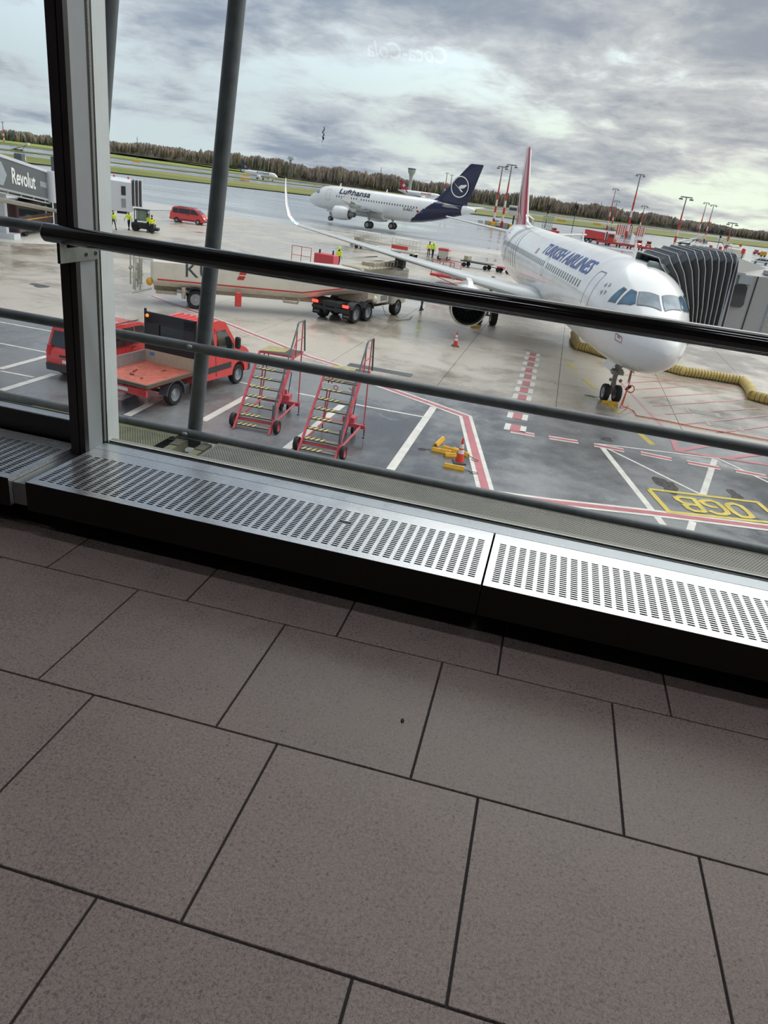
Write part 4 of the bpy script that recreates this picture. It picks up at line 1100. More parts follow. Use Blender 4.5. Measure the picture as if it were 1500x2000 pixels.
def van(name, label, loc, rz, Ln=4.4, Wd=1.85, Ht=1.83, paint_=None, lit=False, group=None, boxy=1.0):
    """people carrier; x forward, origin on the ground under the rear axle"""
    P_ = paint_ or M_VRED
    t = thing(name, label, 'car', loc, rz, group)
    wb = Ln*.61; ro = Ln*.19; fo = Ln-wb-ro; w_ = Wd/2
    x0, x1 = -ro, wb+fo
    def half(x, z):                       # width of the body at a height
        k = 1.0 if z < Ht*.55 else 1-(z-Ht*.55)/(Ht*.45)*.17
        e = min(1, (x-x0+.25)/.4, (x1-x+.30)/.55); return w_*k*(.86+.14*e)
    prof = [(x0+.02, .32), (x0, .55), (x0+.02, .95), (x0+.12, 1.1), (x0+.30*boxy, Ht-.12), (x0+.45, Ht-.02), (x0+1.3, Ht), (wb-.55, Ht-.04), (wb-.15, Ht-.16), (wb+.42, Ht*.66), (wb+.55, Ht*.62), (x1-.25, Ht*.53), (x1-.04, Ht*.43), (x1, .5), (x1-.03, .30)]
    b = MB()
    n = len(prof)
    # wheel arches cut into the lower edge
    low = []
    for cx in (wb, 0):
        for k in range(7):
            a = PI*k/6; low.append((cx+.37*math.cos(a), .22+.40*math.sin(a)+.05))
    full_ = prof+[(q[0], q[1]) for q in low]
    ring = lambda s_, kk: [(x, s_*half(x, z)*kk, z) for x, z in full_]
    vs = ring(1, 1)+ring(-1, 1); N_ = len(full_)
    b.add(vs, [tuple(range(N_)), tuple(range(2*N_-1, N_-1, -1))]+[(i, i+N_, (i+1) % N_+N_, (i+1) % N_) for i in range(N_)])
    b.build('body', P_, t, smooth=35)
    def panel(nm, poly, m, out=.012, both=True):
        for sd in ((1, -1) if both else (1,)):
            b = MB(); b.loft([[(x, sd*(half(x, z)+o_), z) for x, z in poly] for o_ in (-.01, out)]); b.build(nm, m, t)
    zt, zb = Ht-.14, Ht*.63
    panel('side_window', [(x0+.35, zb), (x0+.42, zt-.04), (x0+1.05, zt), (x0+1.05, zb-.02)], M_VGLASS)
    panel('side_window', [(x0+1.12, zb-.02), (x0+1.12, zt), (wb-1.0, zt), (wb-1.0, zb-.02)], M_VGLASS)
    panel('side_window', [(wb-.93, zb-.02), (wb-.93, zt), (wb-.45, zt-.02), (wb+.12, zb-.02)], M_VGLASS)
    panel('door_handle', [(wb-1.25, zb-.15), (wb-1.05, zb-.15), (wb-1.05, zb-.11), (wb-1.25, zb-.11)], M_PLAST, .03)
    panel('side_trim', [(x0+.7, .38), (wb-.42, .38), (wb-.42, .47), (x0+.7, .47)], M_PLAST, .02)
    k1, k2 = Ht-.17, Ht*.66
    def cross(nm, xa, za, xb, zb_, m, in_=.10, off=.012):
        b = MB(); d = Vector((xb-xa, 0, zb_-za)).normalized(); nx, nz = d.z, -d.x
        if nx*(1 if xa > wb/2 else -1) < 0: nx, nz = -nx, -nz
        q = [(xa, -half(xa, za)+in_, za), (xa, half(xa, za)-in_, za), (xb, half(xb, zb_)-in_, zb_), (xb, -half(xb, zb_)+in_, zb_)]
        b.loft([[(x+nx*o_, y, z+nz*o_) for x, y, z in q] for o_ in (-.01, off)]); b.build(nm, m, t)
    cross('windscreen', wb-.12, Ht-.18, wb+.40, Ht*.67, M_VGLASS)
    cross('rear_window', x0+.26*boxy+.02, Ht-.22, x0+.12, 1.12, M_VGLASS)
    cross('rear_bumper', x0, .58, x0+.02, .34, M_PLAST, .02, .06); cross('front_bumper', x1-.02, .52, x1-.01, .32, M_PLAST, .05, .05)
    cross('tailgate_handle', x0+.01, .90, x0+.01, .84, M_PLAST, .55, .02)
    cross('number_plate', x0, .74, x0, .64, M_WTXT, .66, .02)
    for sd in (1, -1):
        MB().cbox((x0+.09, sd*(w_*.86-.04), 1.0), (.16, .12, .34)).build('tail_lamp', M_LAMPR, t)
        MB().bbox((x1-.13, sd*(w_*.80), Ht*.43), (.16, .3, .16), .03).build('headlamp', M_LAMPON if lit else M_LAMPW, t)
        b = MB(); b.bbox((wb-.02, sd*(w_+.09), zb+.04), (.1, .2, .16), .03); b.build('door_mirror', M_PLAST, t)
        b = MB(); b.tube((x0+.6, sd*(w_*.72), Ht+.02), (wb-.5, sd*(w_*.72), Ht+.01), .022); b.build('roof_rail', M_PLAST, t)
    for cx in (0, wb):
        for sd in (1, -1):
            b = MB(); b.disc_wheel((cx, (w_-.10), .32), .32, .2, 'y', n=22)
            if sd < 0: b.v = [(x, -y, z) for x, y, z in b.v]
            b.build('wheel', [M_TYRE, M_ALU], t, smooth=40)
    return t
van('red_van', 'red people carrier with lit headlights driving on wet paving beyond the hoist truck', (-48.6, 90.0, GZ), math.radians(12), 4.4, lit=True)
van('red_van', 'parked red people carrier seen from behind, partly hidden by the mullion', (-15.5, 22.1, GZ), math.radians(86), 4.4, 1.85, 1.86)

# --- flatbed with crew cab
fb_ = thing('flatbed_truck', 'red crew-cab flatbed truck with a worn empty red bed, parked beside the leaning post', 'truck', (-12.46, 21.27, GZ), math.radians(82.1))
def hb(*a): return MB().box(*a)
b = MB()
prof = [(1.05, .50), (1.05, 1.0), (1.07, 2.15), (1.2, 2.38), (2.6, 2.44), (3.0, 2.36), (3.62, 1.55), (4.32, 1.27), (4.55, 1.12), (4.62, .75), (4.6, .42)]
arch = [(3.79+.44*math.cos(PI*k/7), .42+.44*math.sin(PI*k/7)) for k in range(8)]
full_ = prof+arch
hw = lambda x, z: (.985 if z < 1.35 else .985-(z-1.35)*.14)*(1 if x < 4.1 else 1-(x-4.1)*.16)
vs = [(x, hw(x, z), z) for x, z in full_]+[(x, -hw(x, z), z) for x, z in full_]; N_ = len(full_)
b.add(vs, [tuple(range(N_)), tuple(range(2*N_-1, N_-1, -1))]+[(i, i+N_, (i+1) % N_+N_, (i+1) % N_) for i in range(N_)])
CAB = b.build('cab', M_VRED, fb_, smooth=35)
for k in range(6):
    MB().cbox((1.95, -.62+.25*k, 2.425), (1.35, .05, .035), 0, -.03).build('roof_rib', M_VRED, fb_)
for sd in (1, -1):
    for nm, poly, m_ in (('side_window', [(1.5, 1.45), (1.5, 2.1), (2.2, 2.12), (2.2, 1.43)], M_VGLASS), ('side_window', [(2.42, 1.42), (2.42, 2.12), (2.95, 2.1), (3.42, 1.52), (3.42, 1.38)], M_VGLASS),
                         ('side_moulding', [(1.1, .72), (3.25, .72), (3.25, .92), (1.1, .92)], M_PLAST), ('door_seam', [(2.30, .55), (2.33, .55), (2.33, 2.2), (2.30, 2.2)], M_DARKG)):
        b = MB(); b.loft([[(x, sd*(hw(x, z)+o_), z) for x, z in poly] for o_ in (-.02, .012)]); b.build(nm, m_, fb_)
    MB().bbox((3.38, sd*1.16, 1.62), (.12, .22, .42), .04).build('wing_mirror', M_PLAST, fb_)
    MB().bbox((4.42, sd*.72, .98), (.18, .3, .26), .04).build('headlamp', M_LAMPW, fb_)
    for cx in (0, 3.79):
        b = MB(); b.disc_wheel((cx, .86, .36), .36, .24, 'y', n=24)
        if sd < 0: b.v = [(x, -y, z) for x, y, z in b.v]
        b.build('wheel', [M_TYRE, M_ALU], fb_, smooth=40)
    # dark mudguard over the rear wheel
    b = MB(); b.loft([[(r_*math.cos(a), sd*y_, .36+r_*math.sin(a)) for r_, y_ in ((.46, .68), (.50, .68), (.50, 1.0), (.46, 1.0))] for a in [math.radians(x_) for x_ in range(-5, 190, 15)]]); b.build('mudguard', mat('blue_grey_mudguard', '4c525e', .5), fb_, smooth=40)
b = MB(); b.loft([[(x, y, z) for y in (-.8, .8)]+[(x+.01, y, z+.008) for y in (.8, -.8)] for x, z in ((3.07, 2.28), (3.58, 1.62))]); b.build('windscreen', M_VGLASS, fb_)
MB().bbox((4.62, 0, .52), (.2, 1.85, .32), .05).build('bumper', M_PLAST, fb_)
hb(-1.50, 1.0, -1.03, 1.03, .84, .93).build('bed_frame', M_VRED, fb_)
hb(-1.49, .99, -.99, .99, .93, .945).build('bed_floor', M_DIRTYR, fb_)
for a in ((-1.54, -1.47, -1.06, 1.06, .86, .965), (-1.5, 1.0, -1.06, -1.0, .86, .965)):
    hb(*a).build('bed_edge', M_OLIVE, fb_)
hb(-1.5, 1.0, 1.0, 1.04, .90, 1.33).build('side_board', M_ALU, fb_)
hb(.97, 1.0, -1.0, 1.0, .93, 1.36).build('bulkhead_board', M_WOOD, fb_)
b = MB(); b.box(1.0, 1.04, -1.04, -.96, .86, 2.62); b.box(1.0, 1.04, .96, 1.04, .86, 2.72); b.box(1.0, 1.04, -1.04, 1.04, 2.56, 2.62)
for k in range(7): b.box(1.0, 1.03, -1.0, 1.0, 1.38+.05*k, 1.42+.05*k)
b.box(1.0, 1.03, -1.0, 1.0, 1.38, 1.68); b.box(1.0, 1.03, -1.0, -.55, 1.68, 2.56); b.box(1.0, 1.03, .45, 1.0, 1.68, 2.56); b.box(1.0, 1.03, -1.0, 1.0, 2.25, 2.56)
b.build('headboard_frame', M_DARKG, fb_)
hb(1.046, 1.049, -.9, .9, 1.5, 2.3).build('rear_cab_window', M_VGLASS, fb_)
hb(1.035, 1.045, -1.0, 1.0, 2.60, 2.63).build('headboard_light_edge', M_ALU, fb_)
for y_ in (.9,): MB().sphere((.98, y_, 2.50), .06).build('marker_lamp', M_ORANGE, fb_, smooth=60)
MB().tube((-1.25, .70, .94), (-1.25, .70, 1.5), .012).build('bed_pin', M_ALU, fb_)
for c, d, r_ in (((-.35, .35, .965), (.30, .05, .03), .3), ((-.75, .15, .965), (.22, .10, .03), .9), ((-1.05, .78, .96), (.26, .06, .03), .1), ((.35, -.25, .96), (.22, .03, .02), .2), ((-.9, -.35, .955), (.14, .08, .015), .5)):
    MB().cbox(c, d, r_).build('loose_timber', mat('dark_red_timber', '7b352d', .7), fb_)
hb(.965, .972, .62, .80, 1.18, 1.30).build('blue_sticker', mat('blue_sticker', '5a86c4', .5), fb_)
b = MB(); b.box(-1.45, -1.38, -.95, .95, .55, .78); b.box(-1.3, 3.4, .38, .48, .55, .75); b.box(-1.3, 3.4, -.48, -.38, .55, .75); b.build('chassis', M_VRED, fb_)
b = MB(); b.tube((0, -.8, .36), (0, .8, .36), .06); b.cbox((-.4, .25, .45), (.7, .3, .25)); b.cbox((1.2, -.3, .5), (.8, .35, .25)); b.build('axle_and_tank', M_DARKG, fb_)
for sd in (1, -1): hb(-1.47, -1.43, sd*.78-.12, sd*.78+.12, .62, .72).build('tail_lamp', M_LAMPR, fb_)
hb(-1.47, -1.45, -.26, .26, .62, .73).build('number_plate', M_WTXT, fb_)

# --- two wheeled maintenance stairs
def stairs():
    t = thing('maintenance_steps', 'red wheeled access steps with striped treads, nearer the flatbed truck', 'steps', (0, 0, 0), 0, 'red wheeled access steps')
    n = 8; run, rise = 2.0, 2.05
    for sd, nm in ((-1, 'stringer'), (1, 'stringer')):
        x = sd*.575
        b = MB(); b.loft([[(x+a, y, z) for a, y, z in ((-.03, y0-.05, z0), (.03, y0-.05, z0), (.03, y0+.06, z0), (-.03, y0+.06, z0))] for y0, z0 in ((0, .03), (run, rise+.04))]); b.build(nm, M_SRED, t)
    for k in range(n):
        z = .16+k*(rise-.16)/(n-.15); y = .10+k*run/n
        b = MB(); b.box(-.54, .54, y-.02, y+.20, z-.03, z)
        tr = b.build('tread', M_TREADD, t)
        b = MB()
        for q in range(4):
            x = -.52+q*.155; b.add([(x, y-.021, z+.004), (x+.085, y-.021, z+.004), (x+.15, y+.20, z+.004), (x+.065, y+.20, z+.004)], [(0, 1, 2, 3)])
        b.build('yellow_stripes', M_TREADY, tr)
        b = MB(); b.box(.10, .53, y-.018, y+.198, z+.001, z+.006); b.build('worn_patch', mat('worn_tread_grey', '8f8b7e', .6, var=.15), tr)
    z = rise+.03
    b = MB(); b.box(-.60, .60, run-.02, run+.92, z-.06, z); pl = b.build('platform', M_SRED, t)
    b = MB(); b.box(-.58, .58, run, run+.9, z, z+.008); b.build('platform_sheet', M_TREADD, t)
    b = MB()
    for q in range(6):
        yy = run+.05+q*.14; b.add([(-.57, yy, z+.012), (.15, yy+.28 if yy+.28 < run+.9 else run+.9, z+.012), (.15, min(run+.9, yy+.35), z+.012), (-.57, yy+.07, z+.012)], [(0, 1, 2, 3)])
    b.build('platform_stripes', M_TREADY, t)
    # grey handrail on the right
    x = .63
    b = MB(); b.path([(x, .12, .95), (x, .10, .62), (x, .16, .50), (x, .24, .62), (x, .30, .95), (x, run+.05, rise+1.05), (x, run+.12, rise+1.10), (x, run+.72, rise+1.10), (x, run+.95, rise+.05)], .028, 8); b.build('handrail', mat('grey_handrail', '5a6468', .45), t, smooth=50)
    b = MB()
    for (y0, z0, z1) in ((.12, .05, .6), (run*.5, rise*.5, rise*.5+1.0), (run+.05, rise, rise+1.05), (run+.62, rise, rise+1.08)):
        b.tube((x-.02, y0, z0), (x-.02, y0, z1), .02, n=6)
    b.tube((x-.02, .3, .55), (x-.02, run, rise+.5), .018, n=6); b.tube((x-.02, run, rise+.5), (x-.02, run+.85, rise+.52), .018, n=6); b.tube((x-.02, .14, .1), (x-.02, run*.52, rise*.5+.6), .016, n=6)
    b.build('handrail_posts', M_SRED, t, smooth=50)
    b = MB(); b.tube((-.55, run+.35, rise), (-.57, run*.62+.9, .42), .022, n=6); b.build('leg', M_SRED, t)
    for sd in (-1, 1):
        b = MB(); b.tube((sd*.56, run+.85, rise-.03), (sd*.66, run+.55, .40), .022, n=6); b.build('leg', M_SRED, t)
        b = MB(); b.tube((sd*.70, run+.53, .45), (sd*.70, run+.53, .06), .018, n=6); b.cone((sd*.70, run+.53, 0), .05, .03, .03, 10); b.build('jack', M_DARKG, t)
        b = MB(); b.tube((sd*.58, .38, .28), (sd*.58, run+.45, .38), .035, n=6); b.build('side_beam', M_SRED, t)
        b = MB(); b.disc_wheel((.72, .30, .21), .21, .13, 'y', n=18)
        b.v = [(sd*(x_), y_, z_) for x_, y_, z_ in [(.72+(y-.30), .30+(x-.72), z) for x, y, z in b.v]]
        b.build('wheel', [M_TYRE, M_SRED], t, smooth=40)
    b = MB(); b.box(-.74, .74, run+.42, run+.52, .32, .44); b.build('rear_beam', M_SRED, t)
    b = MB(); b.box(-.66, .66, .34, .40, .22, .30); b.build('front_axle', M_SRED, t)
    b = MB(); b.box(-.04, .34, run+.5, run+.85, .42, .60); b.tube((.15, run+.7, .3), (.15, run+.7, .75), .05); b.build('steering_block', M_SRED, t)
    b = MB(); b.tube((.15, run+.95, .45), (.2, run+1.05, 1.25), .015, n=6); b.tube((.2, run+1.05, 1.25), (.05, run+.6, 1.5), .012, n=6); b.build('drawbar', M_DARKG, t)
    for sd in (-1, 1):
        b = MB(); b.disc_wheel((0, 0, 0), .18, .09, 'x', n=16); b.v = [(x+.15+sd*.14, y+run+.72, z+.18) for x, y, z in b.v]; b.build('castor_wheel', [M_TYRE, M_DARKG], t, smooth=40)
    b = MB(); b.box(-.40, .12, .62*1.0+.5, .64+.5, 1.42, 1.60); 
    return t
st1 = stairs()
st1.location = (-8.33, 20.02, GZ); st1.rotation_euler.z = math.radians(2)
st2 = copy_tree(st1, (-5.86, 18.98, GZ), math.radians(-1), 'red wheeled access steps with a small white sign, nearer the chocks and cone')
b = MB(); b.box(-.50, .08, 1.50, 1.515, 1.66, 1.84); sg = b.build('white_sign', M_WTXT, st2)
b = MB(); b.add([(-.06+r_*math.cos(2*PI*k/16), 1.497, 1.75+r_*math.sin(2*PI*k/16)) for r_ in (.075, .055) for k in range(16)], [(k, (k+1) % 16, 16+(k+1) % 16, 16+k) for k in range(16)]); b.build('sign_ring', M_KRED, sg, fix=False)

# --- cones and chocks
def cone(loc, label, sc=1.0):
    t = thing('traffic_cone', label, 'traffic cone', loc, .3, None, sc)
    MB().bbox((0, 0, .02), (.40, .40, .04), .015).build('rubber_base', mat('cone_base_grey', '55585a', .7), t)
    R_ = lambda z: .135*(1-(z-.04)/.74)+.022*(z-.04)/.74
    OR = mat('cone_orange_red', 'e8452f', .45, var=.03); WH = mat('cone_white_sleeve', 'ece9e2', .35, var=.02)
    for nm, z0, z1, m_, e in (('cone_body', .04, .78, OR, 0), ('white_band', .30, .42, WH, .003), ('white_band', .47, .60, WH, .003)):
        b = MB(); b.lathe([(R_(z0)+e, z0), (R_(z1)+e, z1), (R_(z1)*.7, z1+.003)], 20); b.build(nm, m_, t, smooth=50)
    return t
cx, cy = (-1.911, 20.998); cone((cx, cy, GZ), 'orange traffic cone with two white bands standing among the yellow chocks')
cx, cy = (-4.859, 39.239); cone((cx, cy, GZ), 'small far orange traffic cone alone on the concrete near the engine', 1.0)
def chock(a, c, label, name='wheel_chock', rope=None, w_=.17, z=0.0, tilt=0):
    (xa, ya), (xb, yb) = a, c
    L_ = math.hypot(xb-xa, yb-ya); t = thing(name, label, 'wheel chock', ((xa+xb)/2, (ya+yb)/2, GZ+z), math.atan2(yb-ya, xb-xa))
    h = w_*.78
    b = MB(); b.loft([[(x_, y_, z_) for y_, z_ in ((-w_/2*k, 0), (w_/2*k, 0), (w_/2*k, h*.35), (w_*.18*k, h*k), (-w_*.18*k, h*k), (-w_/2*k, h*.35))] for x_, k in ((-L_/2, .9), (-L_/2+.015, 1), (L_/2-.015, 1), (L_/2, .9))]); b.build('block', M_YELP, t)
    for sd in (-1, 1):
        b = MB(); b.T = Matrix.Identity(4); b.loft([[(sd*(L_/2+.002), .03*math.cos(2*PI*k/8), h*.45+.03*math.sin(2*PI*k/8)) for k in range(8)], [(sd*(L_/2+.004), .026*math.cos(2*PI*k/8), h*.45+.026*math.sin(2*PI*k/8)) for k in range(8)]]); b.build('end_hole', M_PATCH, t)
    if rope:
        b = MB(); b.path([(L_/2*rope, 0, .05)]+[(rope*(L_/2+.06+.22*q), .10*math.sin(q*5), .014) for q in (.3, .6)]+[(rope*(L_/2+.30+.13*math.cos(a)), -.02+.08*math.sin(a), .014) for a in [PI-.2-k*.6 for k in range(10)]], .011, 6); b.build('rope', mat('grey_rope', '6a6c5c', .8), t, smooth=50)
    return t
chock((-2.293, 20.321), (-1.669, 20.319), 'yellow wheel chock with a rope, in front of the cone', rope=1)
chock((-2.88, 21.537), (-2.271, 21.548), 'long yellow wheel chock at the left of the pile', rope=-1)
chock((-2.847, 21.998), (-2.745, 22.875), 'brownish yellow wheel chock lying crosswise at the back left of the pile')
chock((-2.601, 21.934), (-2.092, 21.768), 'yellow wheel chock in the middle of the pile')
chock((-2.274, 21.978), (-1.726, 21.627), 'yellow wheel chock at the right behind the cone', rope=1)
chock((-2.418, 21.245), (-2.085, 21.402), 'short yellow wheel chock left of the cone base')
chock((2.688, 32.062), (3.391, 32.218), 'yellow wheel chock set against the nose wheels of the parked airliner')
chock((-4.898, 46.017), (-4.418, 46.327), 'yellow wheel chock beside the main wheels of the parked airliner')
b = MB(); x, y = (2.89, 32.877); b.path([(x+.05, y, GZ+.3), (x-.2, y-.05, GZ+.08), (x-.55, y-.02, GZ+.02), (x-.9, y+.1, GZ+.02), (x-.7, y+.2, GZ+.02), (x-.4, y+.05, GZ+.02)], .012, 6)
o = b.build('chock_rope', mat('grey_rope', '6a6c5c', .8), smooth=50); tag(o, 'grey rope loop lying left of the nose wheels', 'rope')

# --- yellow air duct and orange cable
def duct(pts, r, label, n=14):
    t = thing('air_duct', label, 'air hose', (pts[0][0], pts[0][1], GZ))
    o0 = Vector((pts[0][0], pts[0][1], GZ))
    P_ = [Vector((p[0], p[1], GZ+(p[2] if len(p) > 2 else r))) for p in pts]
    # resample with ribs
    out = []; rad = []; marks = []
    for a, c in zip(P_, P_[1:]):
        L_ = (c-a).length; k = max(2, int(L_/.16))
        for i in range(k):
            for f_, rr in ((0, 1.0), (.35, 1.04), (.5, 1.0), (.85, .93)):
                out.append(a.lerp(c, (i+f_)/k)-o0); rad.append(r*rr)
            marks.append((a.lerp(c, (i+.9)/k)-o0, (c-a).normalized()))
    b = MB(); b.path(out, rad, n); b.build('fabric_tube', M_HOSEY, t, smooth=60)
    b = MB()
    for p, d in marks: b.path([p-d*.012, p+d*.012], r*1.0, n, caps=False)
    b.build('dark_wire_rings', M_PATCH, t, kind='stuff', fix=False)
    return t
duct([(1.416, 48.919) + (.26,), (1.492, 46.213) + (.22,), (1.678, 44.404) + (.22,), (2.326, 43.996), (3.32, 43.125), (4.851, 42.66), (6.213, 42.392), (7.224, 41.724), (8.844, 41.874), (10.3, 41.774)], .24, 'long yellow ribbed air duct running under the nose of the parked airliner')
duct([(10.36, 41.949), (10.378, 40.848), (10.283, 39.374), (10.103, 38.247)], .235, 'short pale yellow elbow of air duct at the right')
duct([(10.131, 38.269), (10.509, 38.024), (11.05, 37.807), (12.169, 37.624)], .24, 'yellow ribbed air duct leaving the picture at the right')
CX, CY = (4.063, 31.901)
cab_m = mat('orange_cable', 'e2643c', .5)
b = MB(); p0 = Vector(tloc)+Vector((math.cos(TH)*3.6+math.sin(TH)*.15, math.sin(TH)*3.6-math.cos(TH)*.15, 1.85))
b.path([tuple(p0), (p0.x+.02, p0.y-.05, GZ+1.3), (p0.x+.0, p0.y-.1, GZ+.9), (p0.x-.05, p0.y-.25, GZ+.3), (3.999, 31.592)+(GZ+.03,), (4.092, 30.809)+(GZ+.03,), (5.265, 30.821)+(GZ+.03,), (6.453, 30.622)+(GZ+.03,), (8.043, 30.643)+(GZ+.03,), (9.209, 30.617)+(GZ+.03,), (11.097, 30.519)+(GZ+.03,)], .02, 8)
t_ = b.build('power_cable', cab_m, smooth=50); tag(t_, 'orange power cable hanging from the nose of the parked airliner and trailing right', 'cable')
b = MB(); b.path([(p0.x+.12+.16*math.cos(a), p0.y-.05+.05*math.sin(a*2), GZ+1.0+.15*math.sin(a)) for a in [k*.6 for k in range(22)]], .022, 6); b.path([(p0.x, p0.y-.1, GZ+1.05), (p0.x-.12, p0.y-.3, GZ+.2), (CX-.25, CY+.2, GZ+.03), (CX-.2, CY+.5, GZ+.03)], .022, 6)
o = b.build('cable_coil', cab_m, t_, smooth=50)
MB().tube((p0.x-.06, p0.y-.08, GZ+.92), (p0.x+.12, p0.y-.05, GZ+1.12), .055).build('black_plug', M_SHOE, t_)
b = MB(); b.cbox((p0.x, p0.y, GZ+1.86), (.5, .35, .12), .2); b.tube((p0.x-.03, p0.y, GZ+1.8), (p0.x-.03, p0.y, GZ+1.25), .03); b.build('socket_hatch', M_STRUT, t_)


# --- fuel tanker: trailer and tractor
tk = thing('fuel_trailer', 'long cream fuel tank trailer with a red stripe and large grey letters', 'tanker trailer', (-19.67, 38.36, GZ), math.radians(29))
def tank_ring(x, zb, zt, k=1.0):
    W_ = 1.25*k
    return [(x, y, z) for y, z in ((-.35*k, zb), (-.85*k, zb+.06), (-W_*.97, zb+.34), (-W_, zb+.5), (-W_, zt-.55), (-W_*.62, zt-.02), (-.4*k, zt), (.4*k, zt), (W_*.62, zt-.02), (W_, zt-.55), (W_, zb+.5), (W_*.97, zb+.34), (.85*k, zb+.06), (.35*k, zb))]
b = MB(); b.loft([tank_ring(-2.35, 1.15, 2.8, .9), tank_ring(-2.2, .98, 2.86), tank_ring(5.75, .93, 2.86), tank_ring(6.0, .98, 2.86), tank_ring(8.6, 1.42, 2.84), tank_ring(9.4, 1.5, 2.75, .95)])
b.build('tank', M_CREAM, tk, smooth=30)
for sd in (1, -1):
    b = MB(); b.loft([[(x, sd*1.256, z-.035), (x, sd*1.268, z-.035), (x, sd*1.268, z+.035), (x, sd*1.256, z+.035)] for x, z in ((-2.0, 1.42), (5.8, 1.36), (8.6, 1.86))]); b.build('red_stripe', M_KRED, tk)
vs, fs = text_data('KU', 1.15, bold=.0, space=1.0)
b = MB(); b.add([(.15+a, -1.262, 2.02+c) for a, c in vs], fs); b.build('trailer_lettering', M_KGREY, tk, fix=False)
vs, fs = text_data('HNE', 1.15)
b = MB()
for k, (u_, z_) in enumerate(((2.35, 2.30), (2.25, 2.03), (2.15, 1.76))):
    b.add([(u_+x, -1.264, z_+z) for x, z in ((0, 0), (.36, 0), (.46, .2), (.10, .2))], [(0, 1, 2, 3)])
    b.build('red_parallelogram', M_KRED, tk, fix=False); b = MB()
b = MB(); b.box(-2.2, 7.5, -.45, -.3, .75, .98); b.box(-2.2, 7.5, .3, .45, .75, .98); b.box(-2.1, -1.0, -.9, .9, .62, .80); b.box(-.75, -.55, -1.2, 1.2, .5, 1.1); b.box(.6, .8, -1.2, 1.2, .6, 1.1); b.build('chassis', M_CREAMD, tk)
b = MB(); b.tube((-1.0, -1.0, .86), (.0, -1.0, .84), .10, n=10); b.build('pipe', M_ALU, tk, smooth=50)
b = MB(); b.path([(4.8, -.9, .95), (4.8, -1.0, .76), (5.6, -1.0, .72), (5.7, -.9, .95)], .07, 8); b.build('outlet_pipe', M_CREAMD, tk, smooth=50)
for sd in (1, -1):
    b = MB(); b.disc_wheel((0, 1.02, .5), .5, .34, 'y', n=24)
    if sd < 0: b.v = [(x, -y, z) for x, y, z in b.v]
    b.build('wheel', [M_TYRE, M_ALU], tk, smooth=40)
    b = MB(); b.loft([[(r_*math.cos(a), sd*y_, .5+r_*math.sin(a)) for r_, y_ in ((.58, .85), (.61, .85), (.61, 1.22), (.58, 1.22))] for a in [math.radians(q) for q in range(0, 181, 20)]]); b.build('mudguard', M_PLAST, tk, smooth=40)
MB().bbox((2.25, -1.32, .72), (.36, .12, .78), .04).build('red_extinguisher_box', M_VRED, tk)
# valve gear at the rear
b = MB()
rnd = random.Random(5)
for k in range(9):
    x = -2.9-.55*rnd.random(); y = -.9+.25*k
    b.tube((x, y, .55+.3*rnd.random()), (x+.1*rnd.random(), y, 1.9+.7*rnd.random()), .03+.02*rnd.random(), n=6); b.sphere((x, y, 1.0+rnd.random()), .09, 8, 5)
b.tube((-3.3, -1.1, 2.4), (-2.3, -1.1, 2.4), .03, n=6); b.tube((-3.3, -1.1, .6), (-2.3, -1.1, .9), .05, n=6); b.tube((-3.3, 1.1, 2.4), (-2.3, 1.1, 2.4), .03, n=6)
b.build('valve_gear', mat('pale_valve_metal', 'b8b9ae', .5, .3), tk, smooth=50, kind='stuff')
MB().sphere((-2.42, -1.05, 1.25), .17, sq=(1, .9, 1.3)).build('amber_lamp', M_YELP, tk, smooth=60)

tr = thing('tanker_tractor', 'black-framed truck tractor with lit red tail lamps coupled to the fuel trailer', 'truck', (-12.14, 41.2, GZ), math.radians(76.6))
b = MB(); b.box(-.95, 6.3, .28, .48, .55, .85); b.box(-.95, 6.3, -.48, -.28, .55, .85); b.box(-.98, -.86, -1.2, 1.2, .62, .78); b.box(-.6, 1.9, -.42, .42, .85, .98); b.tube((0, -1, .5), (0, 1, .5), .12); b.tube((1.45, -1, .5), (1.45, 1, .5), .12); b.cbox((-.5, 0, .95), (.8, 1.1, .25)); b.box(2.3, 3.9, .55, 1.15, .35, .95); b.build('chassis', M_DARKG, tr)
for cx in (0, 1.45, 5.4):
    for sd in (1, -1):
        b = MB(); b.disc_wheel((cx, 1.0, .5), .5, .42, 'y', n=24)
        if sd < 0: b.v = [(x, -y, z) for x, y, z in b.v]
        b.build('wheel', [M_TYRE, M_ALU], tr, smooth=40)
        if cx < 5:
            b = MB(); b.loft([[(cx+r_*math.cos(a), sd*y_, .52+r_*math.sin(a)) for r_, y_ in ((.60, .78), (.64, .78), (.64, 1.24), (.60, 1.24))] for a in [math.radians(q) for q in range(15, 171, 20)]]); b.build('mudguard', M_PLAST, tr, smooth=40)
for sd in (1, -1):
    fl = MB().box(-.80, -.76, sd*.99-.25, sd*.99+.25, .28, .95).build('mudflap', M_SHOE, tr)
    b = MB(); pts = [(-.785-.02, sd*.99+.17-.034*k, .42+.035*(1 if k % 2 else -1)) for k in range(11)]; b.path(pts, .009, 4); b.build('white_script', M_WTXT, fl)
    MB().bbox((-.98, sd*1.0, .98), (.10, .40, .15), .03).build('tail_lamp', M_TAILON, tr)
b = MB(); b.loft([[(x, y, z) for y, z in ((-.9, 1.0), (-1.2, 1.25), (-1.2, 1.75), (1.2, 1.75), (1.2, 1.25), (.9, 1.0))] for x in (1.2, 4.2)]); b.build('equipment_body', M_CREAMD, tr)
MB().bbox((3.1, -1.0, 1.22), (1.5, .5, .6), .05).build('meter_cabinet', M_CREAM, tr); MB().box(2.75, 3.6, -1.262, -1.25, 1.08, 1.38).build('meter_glass', M_VGLASS, tr)
